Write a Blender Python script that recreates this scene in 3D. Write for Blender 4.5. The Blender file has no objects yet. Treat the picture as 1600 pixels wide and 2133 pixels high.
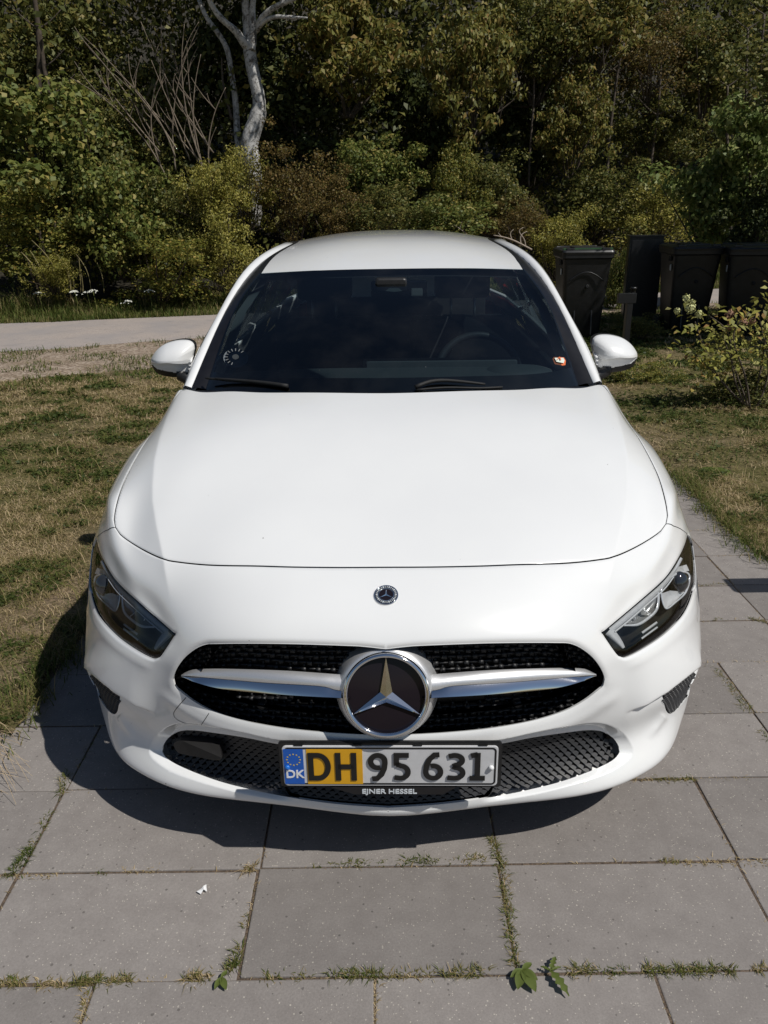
import bpy, bmesh, math, random
import numpy as np
from mathutils import Vector, Matrix, Euler
from mathutils.geometry import delaunay_2d_cdt
rnd = random.Random(7)
nrng = np.random.default_rng(11)
SC = bpy.context.scene
COL = SC.collection

# ------------------------------------------------------------------ camera
CAM_H, PITCH, FOC, ROLL = 1.54, math.radians(21.4), 1625.0, -0.0168
cam_d = bpy.data.cameras.new('camera')
cam_o = bpy.data.objects.new('camera', cam_d)
COL.objects.link(cam_o)
cam_d.sensor_fit = 'VERTICAL'
cam_d.sensor_height = 24.0
cam_d.sensor_width = 18.0
cam_d.lens = 24.0 * FOC / 2133.0
cam_d.clip_start = 0.05
cam_d.clip_end = 600.0
cth, sth = math.cos(PITCH), math.sin(PITCH)
FW = np.array([0.0, cth, -sth])
_up = np.array([0.0, sth, cth])
_rt = np.array([1.0, 0.0, 0.0])
RT = math.cos(ROLL) * _rt + math.sin(ROLL) * _up
UP = -math.sin(ROLL) * _rt + math.cos(ROLL) * _up
cam_o.matrix_world = Matrix(((RT[0], UP[0], -FW[0], 0.0), (RT[1], UP[1], -FW[1], 0.0),
                             (RT[2], UP[2], -FW[2], CAM_H), (0, 0, 0, 1)))
SC.camera = cam_o
CPOS = np.array([0.0, 0.0, CAM_H])

# ------------------------------------------------------------------ light
SUN_DIR = np.array([0.62, -0.41, 1.0])          # towards the sun
SUN_DIR = SUN_DIR / np.linalg.norm(SUN_DIR)
SUN_EL = math.asin(SUN_DIR[2])
SUN_AZ = math.atan2(SUN_DIR[0], SUN_DIR[1])     # from +Y towards +X
world = bpy.data.worlds.new('World')
SC.world = world
world.use_nodes = True
wn = world.node_tree.nodes
wn.clear()
wo = wn.new('ShaderNodeOutputWorld')
bg = wn.new('ShaderNodeBackground')
sky = wn.new('ShaderNodeTexSky')
sky.sky_type = 'NISHITA'
sky.sun_disc = False
sky.sun_elevation = SUN_EL
sky.sun_rotation = SUN_AZ
sky.air_density = 1.0
sky.dust_density = 0.35
sky.ozone_density = 1.6
bg.inputs['Strength'].default_value = 0.05
world.node_tree.links.new(sky.outputs[0], bg.inputs[0])
world.node_tree.links.new(bg.outputs[0], wo.inputs[0])
sun_d = bpy.data.lights.new('sun', 'SUN')
sun_d.energy = 4.05
sun_d.angle = math.radians(0.53)
sun_d.color = (1.0, 0.965, 0.905)
sun_o = bpy.data.objects.new('sun', sun_d)
COL.objects.link(sun_o)
sun_o.rotation_euler = Vector(SUN_DIR).to_track_quat('Z', 'Y').to_euler()
sun_o.location = (6, -4, 12)
vs = SC.view_settings
vs.view_transform = 'Standard'
vs.look = 'None'
vs.exposure = 0.0
vs.gamma = 1.0
vs.use_curve_mapping = False
SC.cycles.max_bounces = 8
SC.cycles.transparent_max_bounces = 12
SC.cycles.caustics_reflective = False
SC.cycles.caustics_refractive = False

# ------------------------------------------------------------------ helpers
def tag(o, label=None, cat=None, group=None, kind=None):
    if label: o['label'] = label
    if cat: o['category'] = cat
    if group: o['group'] = group
    if kind: o['kind'] = kind
    return o

def empty(name, loc=(0, 0, 0), rz=0.0, parent=None):
    o = bpy.data.objects.new(name, None)
    o.empty_display_size = 0.1
    COL.objects.link(o)
    o.location = loc
    o.rotation_euler = (0, 0, rz)
    o.parent = parent
    return o

def mesh_obj(name, verts, faces, mat, parent=None, smooth=False, normals=None, loc=None):
    me = bpy.data.meshes.new(name)
    me.from_pydata([tuple(map(float, v)) for v in verts], [], [tuple(map(int, f)) for f in faces])
    me.validate(clean_customdata=False)
    me.update()
    if smooth:
        me.polygons.foreach_set('use_smooth', [True] * len(me.polygons))
    if normals is not None and len(me.vertices) == len(normals):
        me.normals_split_custom_set_from_vertices([tuple(n) for n in normals])
    mats = mat if isinstance(mat, (list, tuple)) else [mat]
    for m in mats: me.materials.append(m)
    o = bpy.data.objects.new(name, me)
    COL.objects.link(o)
    o.parent = parent
    if loc is not None: o.location = loc
    return o

def fast_mesh(name, V, T, mat, parent=None, smooth=False, attr=None):
    """triangles or quads from numpy arrays"""
    V = np.asarray(V, np.float32); T = np.asarray(T, np.int32)
    n = T.shape[1]
    me = bpy.data.meshes.new(name)
    me.vertices.add(len(V)); me.vertices.foreach_set('co', V.ravel())
    me.loops.add(T.size); me.loops.foreach_set('vertex_index', T.ravel())
    me.polygons.add(len(T))
    me.polygons.foreach_set('loop_start', np.arange(0, T.size, n, dtype=np.int32))
    if smooth: me.polygons.foreach_set('use_smooth', np.ones(len(T), bool))
    me.update(calc_edges=True)
    mats = mat if isinstance(mat, (list, tuple)) else [mat]
    for m in mats: me.materials.append(m)
    if attr:
        for k, a in attr.items():
            at_ = me.attributes.new(k, 'FLOAT', 'POINT')
            at_.data.foreach_set('value', np.asarray(a, np.float32))
    o = bpy.data.objects.new(name, me)
    COL.objects.link(o)
    o.parent = parent
    return o

def bm_obj(name, bm, mat, parent=None, smooth=False, loc=None, angle=None):
    me = bpy.data.meshes.new(name)
    bm.normal_update()
    bm.to_mesh(me); bm.free()
    mats = mat if isinstance(mat, (list, tuple)) else [mat]
    for m in mats: me.materials.append(m)
    if smooth or angle:
        me.polygons.foreach_set('use_smooth', [True] * len(me.polygons))
        if angle: me.set_sharp_from_angle(angle=math.radians(angle))
    o = bpy.data.objects.new(name, me)
    COL.objects.link(o)
    o.parent = parent
    if loc is not None: o.location = loc
    return o

def box_bm(size, bevel=0.0, seg=2, center=(0, 0, 0), bm=None, rot=None):
    b = bmesh.new()
    bmesh.ops.create_cube(b, size=1.0)
    bmesh.ops.scale(b, vec=size, verts=b.verts)
    if bevel > 0:
        bmesh.ops.bevel(b, geom=list(b.edges), offset=bevel, segments=seg, profile=0.7, affect='EDGES')
    if rot is not None: bmesh.ops.transform(b, matrix=rot.to_4x4(), verts=b.verts)
    bmesh.ops.translate(b, vec=center, verts=b.verts)
    if bm is None: return b
    me = bpy.data.meshes.new('tmp'); b.to_mesh(me); b.free(); bm.from_mesh(me); bpy.data.meshes.remove(me)
    return bm

def tube_arrays(path, radii, n=8, cap=True):
    P = np.asarray(path, float); N = len(P)
    r = np.broadcast_to(np.asarray(radii, float), (N,))
    T = np.gradient(P, axis=0); T /= np.linalg.norm(T, axis=1)[:, None] + 1e-12
    a = np.array([0, 0, 1.0]) if abs(T[0][2]) < .9 else np.array([1.0, 0, 0])
    V = []; u = np.cross(T[0], a); u /= np.linalg.norm(u)
    ang = np.linspace(0, 2 * np.pi, n, endpoint=False)
    for i in range(N):
        u = u - T[i] * (u @ T[i]); u /= np.linalg.norm(u) + 1e-12
        w = np.cross(T[i], u)
        V.append(P[i] + r[i] * (np.cos(ang)[:, None] * u + np.sin(ang)[:, None] * w))
    V = np.concatenate(V); F = []
    for i in range(N - 1):
        for k in range(n):
            F.append((i * n + k, i * n + (k + 1) % n, (i + 1) * n + (k + 1) % n, (i + 1) * n + k))
    if cap:
        F.append(tuple(range(n - 1, -1, -1))); F.append(tuple((N - 1) * n + k for k in range(n)))
    return V, F

def tube(name, path, radii, mat, parent=None, n=8):
    V, F = tube_arrays(path, radii, n)
    return mesh_obj(name, V, F, mat, parent, smooth=True)

def lathe_arrays(prof, n=32, axis_frame=None):
    """prof: list of (r, h) ; frame: origin, ex, ey, ez"""
    V = []; F = []; ang = np.linspace(0, 2 * np.pi, n, endpoint=False)
    for r, h in prof:
        for a in ang: V.append((r * math.cos(a), r * math.sin(a), h))
    for i in range(len(prof) - 1):
        for k in range(n):
            F.append((i * n + k, i * n + (k + 1) % n, (i + 1) * n + (k + 1) % n, (i + 1) * n + k))
    V = np.array(V)
    if axis_frame is not None:
        o, ex, ey, ez = axis_frame
        V = np.asarray(o) + V[:, :1] * np.asarray(ex) + V[:, 1:2] * np.asarray(ey) + V[:, 2:] * np.asarray(ez)
    return V, F

# ------------------------------------------------------------------ materials
class NT:
    def __init__(s, name):
        s.m = bpy.data.materials.new(name); s.m.use_nodes = True
        s.t = s.m.node_tree; s.n = s.t.nodes; s.n.clear()
        s.out = s.n.new('ShaderNodeOutputMaterial')
        s.b = s.n.new('ShaderNodeBsdfPrincipled')
        s.t.links.new(s.b.outputs[0], s.out.inputs[0])
    def node(s, typ, **kw):
        nd = s.n.new(typ)
        for k, v in kw.items():
            if k in nd.inputs.keys(): nd.inputs[k].default_value = v
            else: setattr(nd, k, v)
        return nd
    def link(s, a, b): s.t.links.new(a, b)
    def coord(s, kind='Object'):
        tc = s.n.new('ShaderNodeTexCoord'); return tc.outputs[kind]
    def noise(s, scale, detail=4, rough=.55, vec=None, dist=0.0):
        nd = s.n.new('ShaderNodeTexNoise')
        nd.inputs['Scale'].default_value = scale; nd.inputs['Detail'].default_value = detail
        nd.inputs['Roughness'].default_value = rough; nd.inputs['Distortion'].default_value = dist
        if vec is not None: s.link(vec, nd.inputs['Vector'])
        return nd.outputs['Fac']
    def ramp(s, fac, stops, interp='LINEAR'):
        nd = s.n.new('ShaderNodeValToRGB'); cr = nd.color_ramp; cr.interpolation = interp
        while len(cr.elements) < len(stops): cr.elements.new(0.5)
        for e, (p, c) in zip(cr.elements, stops):
            e.position = p; e.color = (*c, 1) if len(c) == 3 else c
        s.link(fac, nd.inputs[0]); return nd.outputs[0]
    def mix(s, fac, a, b, blend='MIX'):
        nd = s.n.new('ShaderNodeMix'); nd.data_type = 'RGBA'; nd.blend_type = blend
        for sock, v in ((nd.inputs[0], fac), (nd.inputs[6], a), (nd.inputs[7], b)):
            if hasattr(v, 'is_output'): s.link(v, sock)
            elif isinstance(v, (int, float)): sock.default_value = v
            else: sock.default_value = (*v, 1)
        return nd.outputs[2]
    def math(s, op, a, b=0.0, clamp=False):
        nd = s.n.new('ShaderNodeMath'); nd.operation = op; nd.use_clamp = clamp
        for sock, v in ((nd.inputs[0], a), (nd.inputs[1], b)):
            if hasattr(v, 'is_output'): s.link(v, sock)
            else: sock.default_value = v
        return nd.outputs[0]
    def bump(s, height, strength=.3, distance=.01):
        nd = s.n.new('ShaderNodeBump'); nd.inputs['Strength'].default_value = strength
        nd.inputs['Distance'].default_value = distance
        s.link(height, nd.inputs['Height']); s.link(nd.outputs[0], s.b.inputs['Normal']); return nd
    def set(s, **kw):
        for k, v in kw.items():
            k = k.replace('_', ' ')
            sock = s.b.inputs[k]
            if hasattr(v, 'is_output'): s.link(v, sock)
            elif isinstance(v, (tuple, list)) and len(v) == 3 and sock.type == 'RGBA': sock.default_value = (*v, 1)
            else: sock.default_value = v
        return s

def simple(name, col, rough=.5, metal=0.0, var=.12, scale=30, **kw):
    k = NT(name)
    f = k.noise(scale, 4, vec=k.coord())
    c0 = tuple(max(0, c * (1 - var)) for c in col); c1 = tuple(min(1, c * (1 + var)) for c in col)
    k.set(Base_Color=k.ramp(f, [(.3, c0), (.7, c1)]), Roughness=rough, Metallic=metal, **kw)
    return k.m

M = {}
def build_car_materials():
    # white paint with road film and sparse grime specks
    k = NT('white_paint'); v = k.coord()
    f = k.noise(3.0, 5, vec=v)
    base = k.ramp(f, [(.35, (.755, .76, .76)), (.7, (.785, .79, .785))])
    vo = k.node('ShaderNodeTexVoronoi', feature='F1'); vo.inputs['Scale'].default_value = 46; vo.inputs['Randomness'].default_value = 1
    k.link(v, vo.inputs['Vector'])
    cell = k.n.new('ShaderNodeSeparateColor'); k.link(vo.outputs['Color'], cell.inputs[0])
    pick = k.math('GREATER_THAN', cell.outputs[0], .945)
    sz = k.math('MULTIPLY', cell.outputs[1], .085)
    near = k.math('LESS_THAN', vo.outputs['Distance'], sz)
    spot = k.math('MULTIPLY', pick, near)
    col = k.mix(spot, base, (.10, .085, .07))
    k.set(Base_Color=col, Roughness=.30, Coat_Weight=1.0, Coat_Roughness=.035, Coat_IOR=1.5, Specular_IOR_Level=.35)
    nb = k.noise(900, 2, vec=v); k.bump(nb, .02, .0005)
    M['paint'] = k.m
    M['black_plastic'] = simple('black_plastic', (.012, .012, .013), .45, var=.3, scale=60)
    M['grille_plastic'] = simple('grille_plastic', (.009, .009, .010), .5, var=.3, scale=80)
    M['mesh_plastic'] = simple('mesh_plastic', (.020, .020, .022), .5, var=.25, scale=80)
    M['gloss_black'] = simple('gloss_black', (.006, .006, .007), .07, var=.2)
    M['trim_black'] = simple('trim_black', (.009, .009, .011), .28, var=.2)
    M['seal'] = simple('rubber_seal', (.008, .008, .008), .7, var=.3)
    M['dark'] = simple('dark_cavity', (.004, .004, .004), .8, var=.3)
    k = NT('chrome'); v = k.coord(); f = k.noise(700, 3, vec=v)
    k.set(Base_Color=(.82, .83, .85), Metallic=1.0, Roughness=k.math('MULTIPLY', f, .13))
    M['chrome'] = k.m
    M['silver'] = simple('satin_silver', (.74, .74, .75), .42, .75, var=.03, scale=300)
    k = NT('emblem_panel'); k.set(Base_Color=(.013, .010, .014), Roughness=.06, Specular_IOR_Level=.22); M['emblem'] = k.m
    # thin clear lens and window glass : mirror reflection over a tinted clear pane
    def glass(name, tint, ior=1.5, rough=.0, specks=False):
        g = NT(name); g.n.remove(g.b)
        tr = g.n.new('ShaderNodeBsdfTransparent'); tr.inputs[0].default_value = (*tint, 1)
        gl = g.n.new('ShaderNodeBsdfGlossy'); gl.inputs['Roughness'].default_value = rough
        fr = g.n.new('ShaderNodeFresnel'); fr.inputs['IOR'].default_value = ior
        mx = g.n.new('ShaderNodeMixShader')
        g.link(fr.outputs[0], mx.inputs[0]); g.link(tr.outputs[0], mx.inputs[1]); g.link(gl.outputs[0], mx.inputs[2])
        if specks:
            vo = g.node('ShaderNodeTexVoronoi', feature='F1'); vo.inputs['Scale'].default_value = 42; g.link(g.coord(), vo.inputs['Vector'])
            sp = g.n.new('ShaderNodeSeparateColor'); g.link(vo.outputs['Color'], sp.inputs[0])
            m_ = g.math('MULTIPLY', g.math('GREATER_THAN', sp.outputs[0], .95), g.math('LESS_THAN', vo.outputs['Distance'], g.math('MULTIPLY', sp.outputs[1], .07)))
            film = g.math('MULTIPLY', g.ramp(g.noise(5, 5, .6, g.coord()), [(.45, (0, 0, 0)), (.75, (1, 1, 1))]), .012)
            df = g.n.new('ShaderNodeBsdfDiffuse'); df.inputs[0].default_value = (.5, .5, .48, 1); mx2 = g.n.new('ShaderNodeMixShader')
            g.link(g.math('ADD', g.math('MULTIPLY', m_, .7), film, True), mx2.inputs[0]); g.link(mx.outputs[0], mx2.inputs[1]); g.link(df.outputs[0], mx2.inputs[2]); g.link(mx2.outputs[0], g.out.inputs[0]); return g.m
        g.link(mx.outputs[0], g.out.inputs[0]); return g.m
    M['windscreen'] = glass('windscreen_glass', (.50, .60, .63), 1.75, 0.0, True)
    M['lens'] = glass('clear_lens', (.95, .95, .94), 1.45, .0)
    M['side_glass'] = glass('side_glass', (.20, .24, .25))
    k = NT('tyre_rubber'); f = k.noise(60, 4, vec=k.coord()); k.set(Base_Color=k.ramp(f, [(.3, (.012, .012, .012)), (.7, (.028, .027, .026))]), Roughness=.85); M['tyre'] = k.m
    M['rim'] = simple('rim_alloy', (.45, .46, .48), .3, .9, var=.05)
    M['dash'] = simple('dashboard_plastic', (.038, .044, .046), .75, var=.15, scale=200)
    M['dash2'] = simple('dashboard_dark', (.03, .033, .035), .6, var=.2, scale=100)
    M['seat'] = simple('seat_fabric', (.010, .010, .012), .9, var=.3, scale=120)
    M['headliner'] = simple('pillar_trim', (.16, .17, .17), .85, var=.06, scale=120)
    M['reflector'] = simple('lamp_reflector', (.60, .62, .65), .2, .3, var=.05)
    M['bezel'] = simple('lamp_bezel', (.72, .75, .80), .15, .45, var=.04)
    M['lamp_black'] = simple('lamp_housing_black', (.013, .012, .010), .28, var=.3)
    M['drl'] = simple('light_guide', (.46, .48, .51), .2, .1, var=.08, scale=90)
    k = NT('projector_glass'); k.set(Base_Color=(.02, .022, .025), Roughness=.03, Coat_Weight=1.0, Coat_Roughness=.0); M['projector'] = k.m
    M['plate_white'] = simple('plate_white', (.62, .62, .63), .35, var=.05, scale=40)
    M['plate_yellow'] = simple('plate_yellow', (.72, .37, .012), .35, var=.06, scale=40)
    M['plate_blue'] = simple('plate_blue', (.012, .10, .46), .35, var=.06, scale=40)
    M['plate_black'] = simple('plate_black', (.008, .008, .008), .4, var=.2)
    M['plate_star'] = simple('plate_star', (.75, .55, .05), .4, var=.05)
    M['white_plastic'] = simple('white_plastic', (.78, .78, .78), .4, var=.03)
    M['blue_plastic'] = simple('blue_plastic', (.015, .14, .52), .3, var=.05)
    M['lettering'] = simple('silver_lettering', (.62, .66, .70), .45, var=.05)
    M['sticker_orange'] = simple('sticker_orange', (.62, .13, .03), .5, var=.05)
    M['sticker_pale'] = simple('sticker_pale', (.60, .66, .58), .5, var=.05)
    M['sticker_grey'] = simple('sticker_grey', (.16, .18, .19), .6, var=.1)
    M['amber'] = simple('amber', (.5, .16, .02), .3)
build_car_materials()
# ------------------------------------------------------------------ car frame
CX0, CYAW, CY0 = -0.0016, math.radians(1.523), 1.45
_c, _s = math.cos(CYAW), math.sin(CYAW)
def car2w(P):
    P = np.asarray(P, float)
    return np.stack([CX0 + P[..., 0] * _c + P[..., 1] * _s, CY0 - P[..., 0] * _s + P[..., 1] * _c, P[..., 2]], -1)
def w2car(W):
    W = np.asarray(W, float); a = W[..., 0] - CX0; b = W[..., 1] - CY0
    return np.stack([a * _c - b * _s, a * _s + b * _c, W[..., 2]], -1)
def projw(W):
    d = np.asarray(W, float) - CPOS; z = d @ FW
    return np.stack([800 + FOC * (d @ RT) / z, 1066.5 - FOC * (d @ UP) / z], -1)
def px(P): return projw(car2w(P))
def ray(u, v):
    d = FW + RT * (u - 800) / FOC - UP * (v - 1066.5) / FOC
    o = w2car(CPOS); return o, w2car(CPOS + d) - o
def at(u, v, x=None, y=None, z=None):
    o, e = ray(u, v)
    t = (x - o[0]) / e[0] if x is not None else (y - o[1]) / e[1] if y is not None else (z - o[2]) / e[2]
    return o + t * e
def gat(u, v, z=0.0):
    d = FW + RT * (u - 800) / FOC - UP * (v - 1066.5) / FOC
    return CPOS + d * (z - CAM_H) / d[2]
def wat(u, v, y):
    d = FW + RT * (u - 800) / FOC - UP * (v - 1066.5) / FOC
    return CPOS + d * y / d[1]
CAMC = w2car(CPOS)

car = empty('parked_car', (CX0, CY0, 0), -CYAW)
tag(car, 'white hatchback car parked on the concrete slabs facing the camera', 'car')

# ------------------------------------------------------------------ front skin: a spline surface over the rows
def catmull(P, n=24):
    P = np.asarray(P, float)
    d = np.r_[0, np.cumsum(np.sqrt(np.linalg.norm(np.diff(P, axis=0), axis=1)) ** 1)]
    return nat_eval(d, P, np.linspace(0, d[-1], n * (len(P) - 1) + 1))
_NB = {}
def nat_basis(k, q):
    """rows: natural cubic spline cardinal basis at q for knots k"""
    n = len(k); h = np.diff(k); key = k.tobytes(); Mm = _NB.get(key)
    if Mm is None:
        A = np.zeros((n, n)); B = np.zeros((n, n)); A[0, 0] = A[-1, -1] = 1
        for i in range(1, n - 1):
            A[i, i - 1] = h[i - 1]; A[i, i] = 2 * (h[i - 1] + h[i]); A[i, i + 1] = h[i]
            B[i, i - 1] = 6 / h[i - 1]; B[i, i + 1] = 6 / h[i]; B[i, i] = -6 / h[i - 1] - 6 / h[i]
        Mm = _NB[key] = np.linalg.solve(A, B)
    q = np.asarray(q, float); j = np.clip(np.searchsorted(k, q) - 1, 0, n - 2)
    hj = h[j]; a = (k[j + 1] - q) / hj; b = 1 - a
    R = np.zeros((len(q), n)); ii = np.arange(len(q))
    R[ii, j] += a; R[ii, j + 1] += b
    R += ((a ** 3 - a) * hj ** 2 / 6)[:, None] * Mm[j] + ((b ** 3 - b) * hj ** 2 / 6)[:, None] * Mm[j + 1]
    return R
def nat_eval(k, P, q): return nat_basis(np.asarray(k, float), q) @ np.asarray(P, float)

lip = [at(u, v, z=.185) for u, v in [(1000, 1681), (1150, 1664), (1250, 1646), (1335, 1612), (1377, 1584), (1401, 1552), (1415, 1519)]]
r1 = [(0, .02, .185)] + [tuple(p) for p in lip] + [(.842, .445, .19), (.872, .50, .19), (.886, .55, .19)]
r0 = [(x * .985, y + .10, .163) for x, y, z in r1]
ROWS = [r0, r1,
 [(0, .022, .27), (.2, .05, .27), (.4, .10, .27), (.55, .158, .27), (.65, .213, .27), (.74, .285, .27), (.80, .36, .275), (.845, .435, .28), (.868, .48, .28), (.887, .53, .28)],
 [(0, .010, .355), (.2, .034, .355), (.4, .088, .355), (.52, .138, .355), (.62, .181, .355), (.72, .247, .355), (.79, .315, .355), (.843, .393, .355), (.870, .455, .355), (.890, .525, .36)],
 [(0, 0, .45), (.2, .02, .45), (.4, .075, .45), (.52, .125, .45), (.62, .18, .45), (.72, .26, .45), (.79, .345, .45), (.842, .44, .45), (.868, .50, .45), (.888, .555, .46)],
 [(0, -.003, .54), (.2, .012, .54), (.4, .07, .537), (.5, .11, .535), (.557, .15, .535), (.63, .212, .535), (.722, .305, .535), (.80, .41, .538), (.855, .515, .535), (.876, .56, .535), (.887, .61, .535)],
 [(0, .022, .645), (.2, .03, .643), (.35, .06, .632), (.43, .095, .618), (.503, .15, .608), (.56, .21, .613), (.62, .26, .627), (.69, .335, .638), (.77, .435, .652), (.825, .53, .648), (.864, .60, .628), (.886, .68, .60)],
 [(0, .115, .722), (.2, .12, .72), (.36, .15, .708), (.45, .184, .694), (.53, .225, .682), (.605, .281, .686), (.685, .362, .703), (.76, .461, .714), (.82, .562, .697), (.860, .658, .669), (.888, .78, .638)],
 [(0, .205, .757), (.2, .21, .757), (.4, .24, .749), tuple(at(1276, 1162, y=.295)), tuple(at(1317.5, 1143.4, y=.345)), tuple(at(1353, 1123, y=.400)), tuple(at(1389, 1090, y=.458)), (.786, .545, .748), (.836, .645, .716), (.869, .75, .680), (.891, .86, .652)],
 [(0, .53, .857), (.25, .535, .857), (.45, .545, .851), (.64, .565, .831), (.70, .595, .82), (.76, .635, .811), (.815, .70, .785), (.85, .79, .752), (.88, .88, .69), (.893, .96, .635)],
 [(0, .82, .94), (.25, .825, .939), (.5, .83, .929), (.685, .82, .893), (.73, .85, .88), (.77, .895, .86), (.81, .95, .835), (.85, 1.02, .795), (.88, 1.05, .70), (.894, 1.06, .58)],
 [(0, 1.02, .981), (.25, 1.045, .98), (.45, 1.085, .974), (.62, 1.14, .965), (.70, 1.18, .958), (.722, 1.205, .957), (.78, 1.205, .89), (.83, 1.21, .82), (.87, 1.2, .72), (.893, 1.19, .43)]]
NCOL = 13
SK = np.linspace(0, 1, NCOL)
SMAX = 1.1
G = []
for r in ROWS:
    r = np.array(r, float)
    full = np.concatenate([r[:0:-1] * [-1, 1, 1], r])
    d = np.r_[0, np.cumsum(np.linalg.norm(np.diff(full, axis=0), axis=1))]
    mid = d[len(r) - 1]; L = d[-1] - mid
    fine = nat_eval(d, full, np.linspace(mid, mid + L, 400))
    dl = np.r_[0, np.cumsum(np.linalg.norm(np.diff(fine, axis=0), axis=1))]
    G.append(np.stack([np.interp(SK * dl[-1], dl, fine[:, k]) for k in range(3)], -1))
G = np.array(G)
GF = np.concatenate([G[:, :0:-1] * [-1, 1, 1], G], 1)          # symmetric about the centre line
SKF = np.r_[-SK[:0:-1], SK] * SMAX
TKN = np.r_[0, np.cumsum([np.linalg.norm(G[i + 1, :8] - G[i, :8], axis=1).mean() for i in range(len(G) - 1)])]
TMAX = TKN[-1]
def base(s, t):
    s = np.clip(s, -SMAX, SMAX); t = np.clip(t, 0, TMAX)
    A = (nat_basis(TKN, t) @ GF.reshape(len(TKN), -1)).reshape(len(t), len(SKF), 3)
    return (A * nat_basis(SKF, s)[:, :, None]).sum(1)
def base_n(s, t, e=.002):
    a = base(s + e, t) - base(s - e, t); b = base(s, t + e) - base(s, t - e)
    n = np.cross(a, b); n /= np.linalg.norm(n, axis=1)[:, None] + 1e-12
    return n                                               # points outwards
# inverse maps
_gs, _gt = np.meshgrid(np.linspace(0, SMAX, 260), np.linspace(0, TMAX, 420))
_gs = _gs.ravel(); _gt = _gt.ravel()
_gp = base(_gs, _gt); _gn = base_n(_gs, _gt); _gu = px(_gp)
_face = ((CAMC - _gp) * _gn).sum(1) > 0.02
from mathutils.kdtree import KDTree
_fi = np.where(_face)[0]; _kd = KDTree(len(_fi))
for _i in _fi: _kd.insert((_gu[_i, 0], _gu[_i, 1], 0), int(_i))
_kd.balance()
def st_px(uv):
    uv = np.asarray(uv, float)
    ii = [_kd.find((u, v, 0))[1] for u, v in uv]; q = np.stack([_gs[ii], _gt[ii]], 1); live = np.ones(len(q), bool)
    for _ in range(5):
        p0 = px(base(q[:, 0], q[:, 1])); p1 = px(base(q[:, 0] + 1e-4, q[:, 1])); p2 = px(base(q[:, 0], q[:, 1] + 1e-4))
        a = (p1 - p0) / 1e-4; b = (p2 - p0) / 1e-4; r = uv - p0
        det = a[:, 0] * b[:, 1] - a[:, 1] * b[:, 0]; det = np.where(np.abs(det) < 1e-3, 1e9, det)
        dq = np.stack([(r[:, 0] * b[:, 1] - r[:, 1] * b[:, 0]) / det, (a[:, 0] * r[:, 1] - a[:, 1] * r[:, 0]) / det], 1)
        live &= np.linalg.norm(dq, axis=1) < .03
        q = np.where(live[:, None], np.clip(q + dq, [0, 0], [SMAX - 2e-4, TMAX - 2e-4]), q)
    return q
def st_3d(pts):
    out = []
    for p in pts:
        d = ((_gp - np.asarray(p)) ** 2).sum(1); i = int(np.argmin(d)); out.append((_gs[i], _gt[i]))
    return np.array(out)
def dense(P, step=.007, closed=False):
    P = np.asarray(P, float)
    if closed: P = np.concatenate([P, P[:1]])
    out = []
    for a, b in zip(P[:-1], P[1:]):
        n = max(1, int(np.ceil(np.linalg.norm(b - a) / step)))
        out.append(a + (b - a) * (np.arange(n) / n)[:, None])
    if not closed: out.append(P[-1:])
    return np.concatenate(out)
def smooth_px(P, step=7.0, sharp=()):
    """Catmull-Rom through traced points, kept sharp at the given indices, resampled"""
    P = np.asarray(P, float); idx = [0] + list(sharp) + [len(P) - 1]; out = []
    for a, b in zip(idx[:-1], idx[1:]):
        Q = P[a:b + 1]
        if len(Q) < 3: R = dense(Q, step)
        else:
            E = np.concatenate([[2 * Q[0] - Q[1]], Q, [2 * Q[-1] - Q[-2]]]); R = []
            for i in range(1, len(E) - 2):
                p0, p1, p2, p3 = E[i - 1], E[i], E[i + 1], E[i + 2]
                n = max(1, int(np.linalg.norm(p2 - p1) / step)); tt = (np.arange(n) / n)[:, None]
                R.append(.5 * (2 * p1 + (p2 - p0) * tt + (2 * p0 - 5 * p1 + 4 * p2 - p3) * tt ** 2 + (3 * p1 - p0 - 3 * p2 + p3) * tt ** 3))
            R = np.concatenate(R + [Q[-1:]])
        out.append(R if b == idx[-1] else R[:-1])
    return np.concatenate(out)
def inpoly(poly, pts):
    x, y = pts[:, 0], pts[:, 1]; c = np.zeros(len(pts), bool); n = len(poly); j = n - 1
    for i in range(n):
        xi, yi = poly[i]; xj, yj = poly[j]
        if yi != yj:
            c ^= ((yi > y) != (yj > y)) & (x < (xj - xi) * (y - yi) / (yj - yi) + xi)
        j = i
    return c
def dline(P, line):
    """distance to a polyline, side (positive = left of travel, image y down), position 0..1"""
    best = np.full(len(P), 1e9); side = np.zeros(len(P)); pos = np.zeros(len(P))
    L = np.r_[0, np.cumsum(np.linalg.norm(np.diff(line, axis=0), axis=1))]
    for i in range(len(line) - 1):
        a, b = line[i], line[i + 1]; ab = b - a; l2 = ab @ ab + 1e-12
        t = np.clip(((P - a) @ ab) / l2, 0, 1); q = a + t[:, None] * ab
        d = np.linalg.norm(P - q, axis=1); m = d < best
        cr = ab[0] * (P[:, 1] - a[1]) - ab[1] * (P[:, 0] - a[0])
        best[m] = d[m]; side[m] = np.sign(cr[m]); pos[m] = ((L[i] + t * math.sqrt(l2)) / L[-1])[m]
    return best, side, pos
def sstep(x): x = np.clip(x, 0, 1); return x * x * (3 - 2 * x)

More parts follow.
